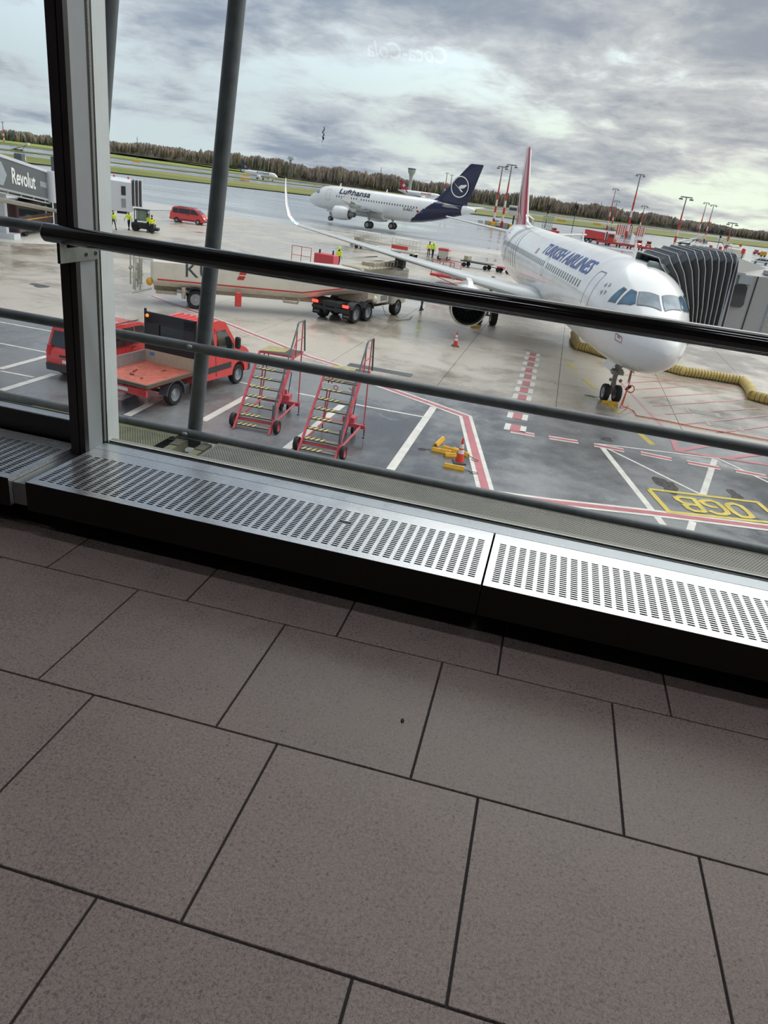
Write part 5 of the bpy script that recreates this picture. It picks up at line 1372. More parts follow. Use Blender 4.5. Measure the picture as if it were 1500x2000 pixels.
MB().sphere((2.15, -1.1, 1.22), .24).build('hose_reel_end', M_CREAM, tr, smooth=60)
b = MB(); b.bbox((5.6, 0, 1.75), (1.9, 2.35, 2.2), .12); b.build('cab', M_CREAM, tr, smooth=40)
b = MB(); b.box(4.8, 6.2, -1.19, -1.17, 1.75, 2.5); b.build('cab_window', M_VGLASS, tr)
b = MB(); b.box(1.5, 6.0, -.9, .9, 2.86, 2.9)
for k in range(10): b.tube((1.7+.45*k, -.85, 2.9), (1.7+.45*k, -.85, 3.25), .025, n=5)
b.tube((1.7, -.85, 3.25), (5.8, -.85, 3.25), .035, n=6); b.tube((1.7, .85, 3.25), (5.8, .85, 3.25), .03, n=6); b.box(3.0, 5.5, -.5, .4, 2.9, 3.1)
b.build('roof_rack', M_CREAMD, tr)
b = MB(); b.bbox((5.6, -.9, 3.2), (.55, .6, .75), .08); b.build('operator_seat_shell', M_DARKG, tr)
b = MB(); b.path([(2.9, -1.27, 1.0), (2.95, -1.6, .3), (3.5, -2.2, .03), (4.8, -2.4, .03), (6, -2.0, .03)], .02, 6); b.build('earthing_wire', mat('green_wire', '77814a', .6), tr, smooth=50)

# --- people
def grow(name, pts, edges, m, parent, sub=1, mirror=None):
    """one continuous skin around a jointed skeleton"""
    me = bpy.data.meshes.new(name); me.from_pydata([p[:3] for p in pts], edges, [])
    o = bpy.data.objects.new(name, me); COL.objects.link(o)
    md = o.modifiers.new('skin', 'SKIN'); md.use_smooth_shade = True
    for i, p in enumerate(pts):
        sv = me.skin_vertices[0].data[i]; sv.radius = (p[3], p[4] if len(p) > 4 else p[3]); sv.use_root = (i == 0)
    if sub: s_ = o.modifiers.new('sub', 'SUBSURF'); s_.levels = sub; s_.render_levels = sub
    bpy.context.view_layer.update()
    dg = bpy.context.evaluated_depsgraph_get()
    m2 = bpy.data.meshes.new_from_object(o.evaluated_get(dg)); m2.name = name
    bpy.data.objects.remove(o)
    m2.materials.clear(); m2.materials.append(m)
    for p in m2.polygons: p.use_smooth = True; p.material_index = 0
    o = bpy.data.objects.new(name, m2); COL.objects.link(o); o.parent = parent
    return o
def person(label, loc, rz, vest=None, hood=False, stride=.12, arms='down', group=None, bend=0.0, z0=0.0):
    t = thing('person', label, 'person', (loc[0], loc[1], GZ+z0), rz)
    V = vest or M_HIVIS
    s_ = stride
    L_ = [(0, 0, .93, .15, .11), (0, 0, 1.12, .14, .10), (bend*.4, 0, 1.36, .17, .10), (bend*.6, 0, 1.50, .07, .07), (bend*.7, 0, 1.60, .055, .055),
          (0, .09, .88, .085), (s_*.6, .10, .50, .065), (s_, .10, .10, .045), (s_+.13, .11, .04, .04),
          (0, -.09, .88, .085), (-s_*.3, -.10, .50, .065), (-s_, -.10, .10, .045), (-s_+.13, -.11, .04, .04)]
    E_ = [(0, 1), (1, 2), (2, 3), (3, 4), (0, 5), (5, 6), (6, 7), (7, 8), (0, 9), (9, 10), (10, 11), (11, 12)]
    hands = []
    n0 = len(L_)
    ax = bend*.4
    for sd in (1, -1):
        if arms == 'down' or (arms == 'one' and sd > 0): pts = [(ax, sd*.19, 1.42, .06), (ax+.02, sd*.25, 1.14, .047), (ax+.10, sd*.26, .90, .036), (ax+.13, sd*.26, .81, .034)]
        elif arms == 'front': pts = [(ax, sd*.19, 1.42, .06), (ax+.10, sd*.24, 1.18, .047), (ax+.32, sd*.14, 1.12, .036), (ax+.40, sd*.10, 1.13, .034)]
        else: pts = [(ax, sd*.19, 1.42, .06), (ax+.05, sd*.36, 1.22, .047), (ax+.08, sd*.46, 1.00, .036), (ax+.1, sd*.50, .92, .034)]
        k = len(L_); L_ += pts; E_ += [(2, k), (k, k+1), (k+1, k+2), (k+2, k+3)]; hands.append(pts)
    grow('body', L_, E_, M_CLOTH, t)
    # jacket over torso and arms
    J = [(0, 0, .90, .185, .135), (0, 0, 1.12, .175, .13), (ax, 0, 1.38, .205, .13), (bend*.55, 0, 1.49, .10, .09)]
    JE = [(0, 1), (1, 2), (2, 3)]
    for pts in hands:
        k = len(J); J += [(p[0], p[1], p[2], p[3]+.022) for p in pts[:3]]; JE += [(2, k), (k, k+1), (k+1, k+2)]
    jk = grow('high_visibility_jacket', J, JE, V, t)
    b = MB(); b.lathe([(.19, -.025), (.20, 0), (.19, .025)], 16); b.v = [(x*.98, y*1.0, z+1.05) for x, y, z in b.v]; b.v = [(x*.72, y*.97, z) for x, y, z in b.v]; b.build('reflective_band', M_REFL, jk, smooth=60)
    hx = bend*.75
    b = MB(); b.sphere((hx+.02, 0, 1.68), .105, 12, 9, (.95, .78, 1.18)); b.sphere((hx+.125, 0, 1.665), .022, 6, 5); b.sphere((hx+.02, .083, 1.67), .025, 6, 5); b.sphere((hx+.02, -.083, 1.67), .025, 6, 5); b.build('head', M_SKIN, t, smooth=60)
    b = MB()
    for sd in (1, -1): b.sphere((hx+.105, sd*.035, 1.70), .013, 6, 4)
    b.cbox((hx+.112, 0, 1.625), (.01, .04, .01)); b.build('eyes_and_mouth', M_SHOE, t)
    if hood:
        b = MB(); b.sphere((hx-.005, 0, 1.695), .128, 12, 9, (.92, .9, 1.15)); b.build('hood', V, t, smooth=60)
    else:
        b = MB(); b.sphere((hx-.01, 0, 1.72), .112, 12, 8, (.92, .84, .95)); b.build('hair', mat('dark_hair', '2e2420', .8), t, smooth=60)
    for pts in hands:
        x, y, z = pts[3][:3]; dx = 1 if arms == 'front' else 0
        b = MB(); b.sphere((x, y, z), .036, 8, 6, (1.1, .6, 1.1))
        for q in range(4):
            fx = -.024+.016*q
            if dx: b.path([(x+.03, y+fx, z), (x+.075, y+fx, z-.01), (x+.09, y+fx, z-.035)], [.009, .008, .006], 5)
            else: b.path([(x+fx, y, z-.03), (x+fx+.006, y, z-.075+.006*abs(q-1.5)), (x+fx+.015, y, z-.10+.008*abs(q-1.5))], [.009, .008, .006], 5)
        b.path([(x+.02, y, z+.01), (x+.05, y-.01, z-.02), (x+.055, y-.01, z-.045)], [.010, .009, .007], 5)
        b.build('hand', M_SKIN, t, smooth=60)
    b = MB()
    for sx, sy in ((s_, .10), (-s_, -.10)):
        b.loft([[(sx-.06+a, sy*1.05+c, z) for a, c in ((0, -.045), (.2, -.05), (.26, 0), (.2, .05), (0, .045))] for z in (0, .05)]+[[(sx-.05+a, sy*1.05+c, .10) for a, c in ((0, -.035), (.12, -.035), (.14, 0), (.12, .035), (0, .035))]])
    b.build('shoes', M_SHOE, t)
    return t
person('person in a yellow-green vest and dark trousers walking, cut by the mullion edge', (-45.179, 70.293), math.radians(-30), stride=.3)
person('person in an open yellow-green vest standing alone below the distant bridge cab', (-44.494, 72), math.radians(-100), arms='out')
person('person in a yellow-green jacket beside the small cabbed tug, partly behind another', (-42.508, 72.313), math.radians(40), arms='front')
person('person in a lemon yellow vest standing with the back turned beside the small cabbed tug', (-41.542, 71.456), math.radians(110), vest=M_HIVISY)
person('person in a hooded yellow-green jacket standing beside the red ground unit', (-20.256, 67.353), math.radians(75), hood=True)
person('person in a yellow-green jacket, left one of the pair by the far red cart', (-16.541, 92.779), math.radians(100), vest=M_HIVISY)
person('person wholly in yellow-green rain clothes, right one of the pair by the far red cart', (-16.05, 92.915), math.radians(70), hood=True)
person('person in a yellow-green vest walking ahead of the fuel truck, mostly behind the handrail', (-8.86, 49.75), math.radians(60), stride=.2)

# --- small cabbed tug near the people
tg = thing('cabbed_tug', 'small dark tug with a glazed cab and open door beside two people', 'tractor', (-43.204, 72.696) + (GZ,), math.radians(20))
b = MB(); b.bbox((0, 0, .55), (2.3, 1.2, .55), .06); b.bbox((1.3, 0, .35), (.5, 1.0, .3), .05); b.build('body', M_DARKG, tg)
b = MB()
for x in (-.8, .45):
    for y in (-.55, .55): b.cbox((x, y, 1.45), (.07, .07, 1.3))
b.cbox((-.17, 0, 2.1), (1.45, 1.25, .08)); b.cbox((-.8, 0, .95), (.06, 1.1, .3)); b.build('cab_frame', M_SHOE, tg)
M_TINT = mat('pale_green_glass', '9dbbb4', .1, coat=1)
b = MB(); b.cbox((-.17, .56, 1.5), (1.15, .02, 1.1)); b.cbox((.46, 0, 1.5), (.02, 1.0, 1.1)); b.build('cab_glass', M_TINT, tg)
MB().cbox((.75, -.95, 1.45), (.05, .7, 1.25), .3).build('open_door', M_TINT, tg)
for x in (-.75, .8):
    for sd in (1, -1):
        b = MB(); b.disc_wheel((x, .6, .32), .32, .22, 'y', n=16)
        if sd < 0: b.v = [(p, -q, r_) for p, q, r_ in b.v]
        b.build('wheel', [M_TYRE, M_DARKG], tg, smooth=40)

# --- left boarding bridge
jb = thing('boarding_bridge', 'long boarding bridge at the left with a dark lettered advert on its side', 'boarding bridge', (-41.4, 50.1, GZ), math.radians(108))
zb_ = lambda u: 3.72-.105*u
def slant(u0, u1, y0, y1, a, c):
    b = MB(); b.loft([[(u_, y0, zb_(u_)+a), (u_, y1, zb_(u_)+a), (u_, y1, zb_(u_)+c), (u_, y0, zb_(u_)+c)] for u_ in (u0, u1)]); return b
slant(-14, 10.2, 0, 2.6, 0, 2.36).build('tunnel', M_PGREY, jb)
slant(-13, 9.5, -.06, 0.0, .18, 2.2).build('advert_panel', M_ADV, jb)
slant(-14, 10.2, -.12, .1, 2.2, 2.42).build('top_rail', M_PWHITE, jb)
b = slant(-14, 10.0, -.10, .1, -.02, .10); b2 = slant(-14, 10, -.10, .0, -.28, -.18)
b.v += b2.v; k0 = len(b.v)-len(b2.v); b.f += [[i+k0 for i in f] for f in b2.f]; b.fm += b2.fm
for k in range(9): b.cbox((-12+2.6*k, -.05, zb_(-12+2.6*k)-.09), (.08, .08, .35))
b.build('lower_truss', M_PGREY, jb)
vs, fs = text_data('Revolut', 1.55, bold=.03)
b = MB(); b.add([(4.35+a, -.075, zb_(4.35+a)+1.12+c) for a, c in vs], fs); b.build('advert_lettering', M_WTXT, jb, fix=False)
b = MB(); b.add([(u_, -.072, zb_(u_)+z) for u_, z in ((7.85, .95), (9.4, .95), (9.4, 1.38), (7.85, 1.38))], [(0, 1, 2, 3)]); b.build('grey_sign', M_ALU, jb, fix=False)
b = MB(); b.add([(u_, -.070, zb_(u_)+z) for u_, z in ((-1.2, .35), (.3, .3), (1.1, 1.1), (.3, 1.9), (-1.2, 2.05))], [(0, 1, 2, 3, 4)]); b.build('pale_advert_flare', mat('advert_silver', '9fa9ae', .3), jb, fix=False)
b = MB(); b.loft([[(10.1+.55*math.cos(a), 1.3-1.55*1+.55*math.sin(a), z) for a in [2*PI*k/16 for k in range(16)]] for z in (zb_(10)-.1, zb_(10)+2.4)]); b.build('round_end_housing', M_PWHITE, jb, smooth=50)
b = MB(); b.tube((-14, -.4, zb_(-14)-.75), (11, -.4, zb_(11)-.75), .17, n=12); b.build('steel_pipe', mat('brushed_pipe', '9c968b', .35, .8), jb, smooth=50)
MB().bbox((6.2, .8, zb_(6.2)+2.75), (.8, .6, .75), .04).build('roof_unit', M_ADV, jb); MB().bbox((7.05, .8, zb_(7)+2.85), (.3, .3, .35), .05).build('beacon', M_CREAM, jb)
b = MB(); b.box(2.6, 3.1, .9, 1.4, 0, zb_(3)); b.box(10.1, 10.5, .9, 1.4, 0, zb_(10.3)); b.box(2.2, 3.5, .2, 2.1, 0, .4); b.build('support_column', M_PWHITE, jb)
b = MB(); b.box(11.0, 11.3, -.3, .0, 0, 6.2); b.build('dark_column', M_ADV, jb)
b = MB(); b.loft([[(u_, y_, z_), (u_, y_+2.6, z_), (u_, y_+2.6, z_+2.35), (u_, y_, z_+2.35)] for u_, y_, z_ in ((10.2, .1, 2.6), (17.6, -3.3, 2.2))]); b.build('inner_tunnel', M_PGREY, jb)
# cab at its far end, built in its own axes
M4 = Matrix.Translation((18.3, -3.3, 2.05)) @ Matrix.Rotation(math.radians(-78), 4, 'Z')
def cabpart(nm, mats_, f, **kw):
    b = MB(); b.T = M4; f(b); return b.build(nm, mats_, jb, **kw)
cabpart('cab', M_PWHITE, lambda b: b.loft([[(-2.6, -1.3, 0), (1.7, -1.3, 0), (1.7, 1.3, 0), (-2.6, 1.3, 0)], [(-2.6, -1.3, 2.75), (1.7, -1.3, 2.6), (1.7, 1.3, 2.6), (-2.6, 1.3, 2.75)], [(-2.4, -.6, 3.0), (1.6, -.6, 2.9), (1.6, .9, 2.9), (-2.4, .9, 3.0)]]))
cabpart('cab_window', M_VGLASS, lambda b: b.box(.75, 1.15, -1.33, -1.30, 1.45, 2.25)); cabpart('cab_window', mat('grey_cab_window', '8d9495', .2), lambda b: b.box(.75, 1.15, -1.33, -1.30, .35, 1.15))
cabpart('cab_door', mat('pale_blue_white_door', 'dfe4ec', .4), lambda b: b.box(-2.2, -1.0, -1.34, -1.30, .05, 2.3)); cabpart('door_window', M_VGLASS, lambda b: b.box(-1.9, -1.6, -1.36, -1.33, 1.5, 1.95))
cabpart('dark_joint', M_DARKG, lambda b: b.box(-.35, -.22, -1.33, -1.30, 0, 2.6))
cabpart('bellows', M_BELL, lambda b: [b.box(1.75+.32*k, 1.95+.32*k, -1.25, 1.25, .55, 2.85) for k in range(3)])
cabpart('bellows_rib', M_PWHITE, lambda b: [b.box(1.95+.32*k, 2.03+.32*k, -1.3, 1.3, .5, 2.95) for k in range(3)])
cabpart('beacon', M_VRED, lambda b: (b.sphere((.1, -.4, 3.05), .11), b.sphere((1.4, -.4, 3.0), .11)))
cabpart('undercarriage', M_DARKG, lambda b: (b.box(-2.2, -.6, -.9, .9, -.3, 0), b.box(.3, 1.2, -.9, .9, -.25, 0), b.box(-1.7, -1.3, -.3, .3, -2.05, -.3)))
# vehicles below it
lv = thing('airport_bus', 'dark maroon bus with a yellow line standing under the left boarding bridge', 'bus', (-46.5, 60.5, GZ), math.radians(108))
b = MB(); b.bbox((-3.5, 0, 1.45), (8, 2.4, 2.3), .12); b.build('body', mat('maroon_paint', '43232c', .35, coat=.3), lv)
MB().box(-7.4, .4, -1.215, -1.20, 1.25, 1.33).build('yellow_line', M_YELP, lv); MB().box(.1, .52, -1.21, -1.19, .7, 2.4).build('dark_door', M_SHOE, lv)
MB().box(-7.3, .0, -1.212, -1.20, 1.6, 2.35).build('side_window', M_VGLASS, lv)
for x in (-5.8, -.6):
    for sd in (1, -1):
        b = MB(); b.disc_wheel((x, 1.02, .46), .46, .3, 'y', n=20)
        if sd < 0: b.v = [(p, -q, r_) for p, q, r_ in b.v]
        b.build('wheel', [M_TYRE, M_DARKG], lv, smooth=40)
bl = thing('belt_loader', 'low dark belt loader with yellow markings under the left boarding bridge', 'belt loader', (-51.346, 66.558) + (GZ,), math.radians(110))
b = MB(); b.bbox((0, 0, .7), (4.6, 1.5, .5), .06); b.build('body', M_DARKG, bl)
b = MB(); b.T = Matrix.Rotation(math.radians(-14), 4, 'Y'); b.box(-2.6, 4.2, -.5, .5, 1.15, 1.3); b.build('belt', M_PLAST, bl)
for k in range(4): MB().box(-1.8+k*.9, -1.5+k*.9, -.77, -.75, .5, .7).build('yellow_mark', M_HIVISY, bl)
MB().sphere((-.6, -.4, 1.5), .12).build('amber_beacon', M_ORANGE, bl, smooth=60)
for x in (-1.5, 1.5):
    for sd in (1, -1):
        b = MB(); b.disc_wheel((x, .62, .35), .35, .22, 'y', n=16)
        if sd < 0: b.v = [(p, -q, r_) for p, q, r_ in b.v]
        b.build('wheel', [M_TYRE, M_DARKG], bl, smooth=40)

# --- boarding bridge on the parked airliner (built in the airliner's own axes: x aft, y to its right)
rb = thing('boarding_bridge', 'boarding bridge with a dark pleated canopy docked to the parked airliner at the right', 'boarding bridge', tloc, TH)
tops = [(-.36, 5.98), (-.72, 6.10), (-1.02, 6.22), (-1.36, 6.33), (-1.66, 6.40), (-1.95, 6.44), (-2.24, 6.47), (-2.52, 6.49), (-2.80, 6.49), (-3.06, 6.49), (-3.32, 6.48)]
bots = [(-2.12, 3.2), (-2.16, 3.2), (-2.22, 3.2), (-2.34, 3.2), (-2.46, 3.2), (-2.60, 3.2), (-2.76, 3.2), (-2.92, 3.2), (-3.10, 3.2), (-3.28, 3.2), (-3.50, 3.2)]
sF, sB = 4.05, 6.0
def frame_pts(i, inset=0.0, dz=0.0):
    (yt, zt_), (yb, zb2) = i
    return [(sF+inset, yb, zb2), (sF+inset, yb*.72+yt*.28, zb2*.6+zt_*.4), (sF+inset, yb*.25+yt*.75, zt_-.55-dz), (sF+.05+inset, yt, zt_-.12-dz), (sF+.35+inset, yt+.05, zt_+.10-dz), (sB, yt+.45, zt_+.18-dz), (sB+.3, yt+.4, zt_-.4-dz), (sB+.3, yb, zb2)]
seq = []
for k in range(len(tops)):
    seq.append((frame_pts((tops[k], bots[k])), 0))
    if k < len(tops)-1:
        mid = tuple((tops[k][q]+tops[k+1][q])/2 for q in (0, 1)); mb_ = tuple((bots[k][q]+bots[k+1][q])/2 for q in (0, 1))
        seq.append((frame_pts((mid, mb_), .13, .13), 1))
b = MB()
for (p, _), (q, _) in zip(seq, seq[1:]):
    for j in range(7):
        b.m(1 if j in (3, 4, 5) else 0); b.add([p[j], p[j+1], q[j+1], q[j]], [(0, 1, 2, 3)])
b.build('pleated_canopy', [M_BELL, M_BELLT], rb, fix=False)
for p, kind in seq:
    if kind == 0:
        b = MB(); b.path([(x-.02 if j < 4 else x, y, z+.02) for j, (x, y, z) in enumerate(p[:6])], .016, 5); b.build('canopy_rib', M_RIBL, rb, smooth=50)
b = MB(); b.path([on_skin(TS, 4.3, math.radians(q), .06) for q in range(88, 190, 8)], .14, 8); b.v = [(x, y, z) for x, y, z in b.v]; b.build('canopy_bumper', mat('bumper_foam', '7f8a8a', .7), rb, smooth=60)
b = MB(); b.box(4.1, 7.3, -3.4, -1.9, 3.0, 3.2); b.build('cab_floor', M_DARKG, rb)
b = MB(); b.loft([[(4.12, -3.33, 3.2), (4.12, -3.52, 3.2), (4.12, -3.34, 6.5), (4.12, -3.26, 6.5)], [(7.4, -3.33, 3.2), (7.4, -3.52, 3.2), (7.4, -3.34, 6.5), (7.4, -3.26, 6.5)]]); b.build('canopy_frame', M_PWHITE, rb)
b = MB(); b.loft([[(4.2, -3.50, 3.2), (4.2, -5.0, 3.2), (7.6, -5.0, 3.2), (7.6, -3.50, 3.2)], [(4.2, -3.42, 5.9), (4.2, -5.0, 5.9), (7.6, -5.0, 5.9), (7.6, -3.42, 5.9)], [(4.4, -3.34, 6.5), (5.0, -4.9, 6.2), (7.5, -4.9, 6.2), (7.5, -3.34, 6.5)]])
b.build('cab', mat('cab_grey_panel', 'aeaca9', .45, var=.03), rb)
MB().box(4.17, 4.2, -4.32, -4.28, 3.2, 5.9).build('panel_seam', M_DARKG, rb)
b = MB(); b.loft([[(x_, y+( -.05*(z-4.2)*-1), z) for y, z in ((-3.50, 4.75), (-3.62, 4.66), (-3.98, 4.66), (-4.08, 4.78), (-4.06, 5.44), (-3.96, 5.54), (-3.62, 5.52), (-3.52, 5.42))] for x_ in (4.14, 4.21)]); b.build('cab_window', M_VGLASS, rb)
MB().box(4.10, 4.2, -4.10, -3.55, 5.56, 5.86).build('blind_box', M_PGREY, rb); MB().box(4.12, 4.2, -3.75, -3.42, 5.86, 5.96).build('lintel', M_PGREY, rb)
for y_ in (-2.84, -3.24):
    MB().bbox((6.0, y_, 6.68), (.12, .12, .22), .03).build('red_beacon', M_VRED, rb)
b = MB(); b.bbox((5.0, -3.78, 6.72), (.13, .13, .24), .03); b.build('red_beacon', M_VRED, rb); MB().tube((5.0, -3.78, 6.3), (5.0, -3.78, 6.62), .02, n=6).build('beacon_stem', M_DARKG, rb)
b = MB(); b.bbox((6.2, -4.0, 6.6), (.6, .6, .35), .04); b.build('roof_box', M_CREAM, rb)
b = MB(); b.box(4.35, 4.55, -6.4, -4.6, 6.0, 6.15); b.box(4.6, 7.4, -14, -5.0, 3.1, 3.3); b.box(4.6, 7.4, -14, -5.0, 5.9, 6.05); b.box(7.3, 7.4, -14, -5.0, 3.3, 5.9); b.build('tunnel', M_PGREY, rb)
MB().box(4.5, 4.6, -14, -5.0, 5.55, 5.85).build('dark_band', M_DARKG, rb)
M_MESH = mat('white_mesh_guard', 'd6d4c9', .5)
b = MB(); b.box(4.25, 4.32, -5.12, -5.02, 3.2, 5.9); b.build('corner_post', mat('blue_grey_post', '8e97a6', .45), rb)
b = MB()
for k in range(26): b.box(4.26, 4.285, -5.16-.045*k, -5.14-.045*k, 3.3, 5.5)
for k in range(12): b.box(4.285, 4.30, -6.4, -5.12, 3.35+.19*k, 3.40+.19*k)
b.build('mesh_guard', M_MESH, rb, kind='stuff')
b = MB(); b.box(5.5, 6.5, -11.6, -10.9, 0, 3.1); b.box(4.8, 7.2, -12.2, -10.3, 0, .5); b.build('drive_column', M_PGREY, rb)

# --- ground equipment behind the wing
def unit(name, label, cat, p, rz, body, dims, m, extra=None, wheels=True):
    t = thing(name, label, cat, (p[0], p[1], GZ), rz)
    Lx, Ly, Lz, zz0 = dims
    MB().bbox((0, 0, zz0+Lz/2), (Lx, Ly, Lz), .05).build(body, m, t)
    if wheels:
        for x in (-Lx*.36, Lx*.36):
            for sd in (1, -1):
                b = MB(); b.disc_wheel((x, Ly*.45, .25), .25, .16, 'y', n=14)
                if sd < 0: b.v = [(q, -y, z) for q, y, z in b.v]
                b.build('wheel', [M_TYRE, M_DARKG], t, smooth=40)
    if extra: extra(t)
    return t
def rails(t, x0, x1, y, z0, z1, m=M_SRED, n=3):
    b = MB()
    for k in range(n+1): x = x0+(x1-x0)*k/n; b.tube((x, y, z0), (x, y, z1), .03, n=6)
    b.tube((x0, y, z1), (x1, y, z1), .03, n=6); b.tube((x0, y, (z0+z1)/2), (x1, y, (z0+z1)/2), .025, n=6)
    b.build('guard_rail', m, t, smooth=50)
def cage(t, Lx, Ly, z0, z1, m, n=7):
    b = MB()
    for k in range(n+1):
        x = -Lx/2+Lx*k/n
        for y in (-Ly/2, Ly/2): b.tube((x, y, z0), (x, y, z1), .025, n=5)
    for z in (z0, (z0+z1)/2, z1):
        for y in (-Ly/2, Ly/2): b.tube((-Lx/2, y, z), (Lx/2, y, z), .03, n=5)
    b.box(-Lx/2, Lx/2, -Ly/2, Ly/2, z1, z1+.03); b.build('cage', m, t)
M_CAGE = mat('pale_cage_metal', 'cfcdc4', .5, .2)
unit('ground_power_unit', 'red ground power unit with guard rails, standing behind the tanker', 'ground unit', (-20.467, 64.355), math.radians(-8), 'housing', (1.9, 1.2, .85, .45), mat('pink_red_housing', 'cf4a55', .4), lambda t: (rails(t, -3.2, -1.3, -.5, .1, 1.6, n=2), MB().tube((-.7, 0, 1.3), (-.7, 0, 1.6), .08).build('exhaust', M_SHOE, t), MB().tube((.6, 0, 1.3), (.6, 0, 1.65), .07).build('exhaust', M_SHOE, t)))
unit('baggage_cart', 'white caged baggage cart, the left one of two behind the wing', 'baggage cart', (-23.868, 90.758), math.radians(-12), 'deck', (3.1, 1.4, .12, .45), M_CAGE, lambda t: (cage(t, 3.0, 1.35, .57, 1.95, M_CAGE), MB().bbox((-1.1, 0, .9), (.8, 1.2, .6), .04).build('load', M_CREAMD, t), MB().tube((1.6, 0, .35), (2.7, 0, .3), .04).build('drawbar', M_DARKG, t)))
unit('baggage_cart', 'red and white caged baggage cart, right of the white one behind the wing', 'baggage cart', (-18.474, 87.997), math.radians(-12), 'deck', (3.1, 1.4, .12, .45), M_CAGE, lambda t: (cage(t, 3.0, 1.35, .57, 1.95, M_CAGE), MB().box(-1.5, .6, -.72, -.70, .8, 1.2).build('red_panel', M_VRED, t)))
unit('toolbox_trailer', 'pale box with a red lid beside the pair of people', 'cart', (-14.417, 91.652), math.radians(80), 'box', (.9, 1.3, .95, .15), M_CAGE, lambda t: MB().bbox((0, 0, 1.2), (.95, 1.35, .25), .04).build('lid', M_VRED, t))
unit('scissor_platform', 'red scissor-lift platform with rails behind the engine of the parked airliner', 'lift platform', (-8.534, 62.165), math.radians(-12), 'platform', (4.0, 1.8, .22, 1.1), M_VRED, lambda t: (rails(t, -1.9, 0, -.85, 1.3, 2.35, n=2), rails(t, -1.9, 0, .85, 1.3, 2.35, n=2), MB().prism([(-1.6, .4), (-1.4, .4), (1.6, 1.1), (1.4, 1.1)], -.8, -.72).build('scissor_arm', M_VRED, t), MB().prism([(1.6, .4), (1.4, .4), (-1.6, 1.1), (-1.4, 1.1)], -.7, -.62).build('scissor_arm', M_VRED, t), MB().bbox((0, 0, .4), (3.6, 1.5, .3), .05).build('chassis', M_DARKG, t)))
unit('empty_dolly', 'low flat dolly with rollers left of the tail of the parked airliner', 'dolly', (-9.83, 87.248), math.radians(-14), 'deck', (3.6, 1.5, .14, .55), M_DARKG, lambda t: (MB().tube((1.8, 0, .4), (3.4, 0, .35), .04).build('drawbar', M_DARKG, t), MB().bbox((-1.2, 0, .95), (.5, 1.2, .5), .04).build('load', M_CREAMD, t)))
unit('small_dolly', 'small red-framed dolly just left of the airliner body', 'dolly', (-6.581, 86.643), math.radians(-14), 'frame', (1.6, 1.2, .14, .5), M_SRED)


# =================================================================== FAR SIDE OF THE AIRFIELD
M_MRED = mat('mast_red', 'd2402c', .5); M_MWH = mat('mast_white', 'e3e0d8', .5)
M_TREE = [mat('hazed_bare_birch', '94867b', .95, var=.25, scale=.12, spec=.05), mat('hazed_bare_beech', '837a73', .95, var=.25, scale=.12, spec=.05), mat('hazed_pine_green', '626b5e', .95, var=.3, scale=.12, spec=.05), mat('trunk_brown', '4a423c', .95, spec=.05)]  # crown colours lightened to carry the haze of distance
RIDGE = [(-756.7, 728.0, -4.3, 9.0), (-634.4, 773.0, -4.4, 10.8), (-593.5, 804.8, -3.4, 11.6), (-529.9, 824.4, -0.1, 10.6), (-430.1, 858.2, 0.5, 13.4), (-379.6, 859.9, 0.8, 14.9), (-310.1, 876.8, -3.6, 15.5), (-253.2, 894.9, -3.0, 17.2), (-194.3, 909.5, -4.6, 16.8), (-122.1, 952.2, -4.9, 17.9), (-24.4, 999.7, -5.6, 17.8), (47.2, 1018.9, -5.1, 15.6), (112.7, 1054.0, -3.4, 12.4), (180.9, 1085.0, -4.0, 10.8), (252.6, 1121.9, -4.6, 9.9), (411.6, 1127.2, -4.5, 8.4)]
def ridge(t):
    t = max(0, min(.9999, t))*(len(RIDGE)-1); i = int(t); f_ = t-i
    return tuple(a+(c-a)*f_ for a, c in zip(RIDGE[i], RIDGE[i+1]))
ICO = None
def crown(b, c, r, h, rnd, kind):
    if kind == 2:
        n = 5; prev = []
        for z0, k in ((0, .55), (.18, 1.0), (.40, .72), (.55, .80), (.75, .4), (1, .03)):
            prev.append([(c[0]+r*k*rnd.uniform(.8, 1.15)*math.cos(2*PI*q/n), c[1]+r*k*rnd.uniform(.8, 1.15)*math.sin(2*PI*q/n), c[2]+h*z0) for q in range(n)])
        b.loft(prev)
    else:
        n = 5; rr = []
        for z0, k in ((0, .3), (.3, .9), (.65, 1), (.88, .6), (1, .12)):
            rr.append([(c[0]+r*k*rnd.uniform(.72, 1.2)*math.cos(2*PI*q/n+z0*2), c[1]+r*k*rnd.uniform(.72, 1.2)*math.sin(2*PI*q/n+z0*2), c[2]+h*(z0+rnd.uniform(-.03, .03))) for q in range(n)])
        b.loft(rr)
rnd = random.Random(11)
bs = MB(); NT_ = 9500
for k in range(NT_):
    t = rnd.random(); x, y, z, h = ridge(t); d = Vector((x, y)).normalized(); dep = rnd.random()**1.4*70
    conif = (.30 < t < .36 or .56 < t < .66 or t < .12)
    kind = 2 if rnd.random() < (.45 if conif else .06) else (0 if rnd.random() < .55 else 1)
    hh = h*rnd.uniform(.60, .96)*(1+.10*math.sin(t*90)+.06*math.sin(t*260))+dep*.01; r = rnd.uniform(.8, 2.0)*(.8 if kind == 2 else 1)
    bs.m(kind); px_, py_ = x+d.x*dep, y+d.y*dep
    c0 = rnd.uniform(0, .35) if kind != 2 else 0
    crown(bs, (px_, py_, z-1.0+hh*c0), r, (hh+1.0)*(1-c0), rnd, kind)
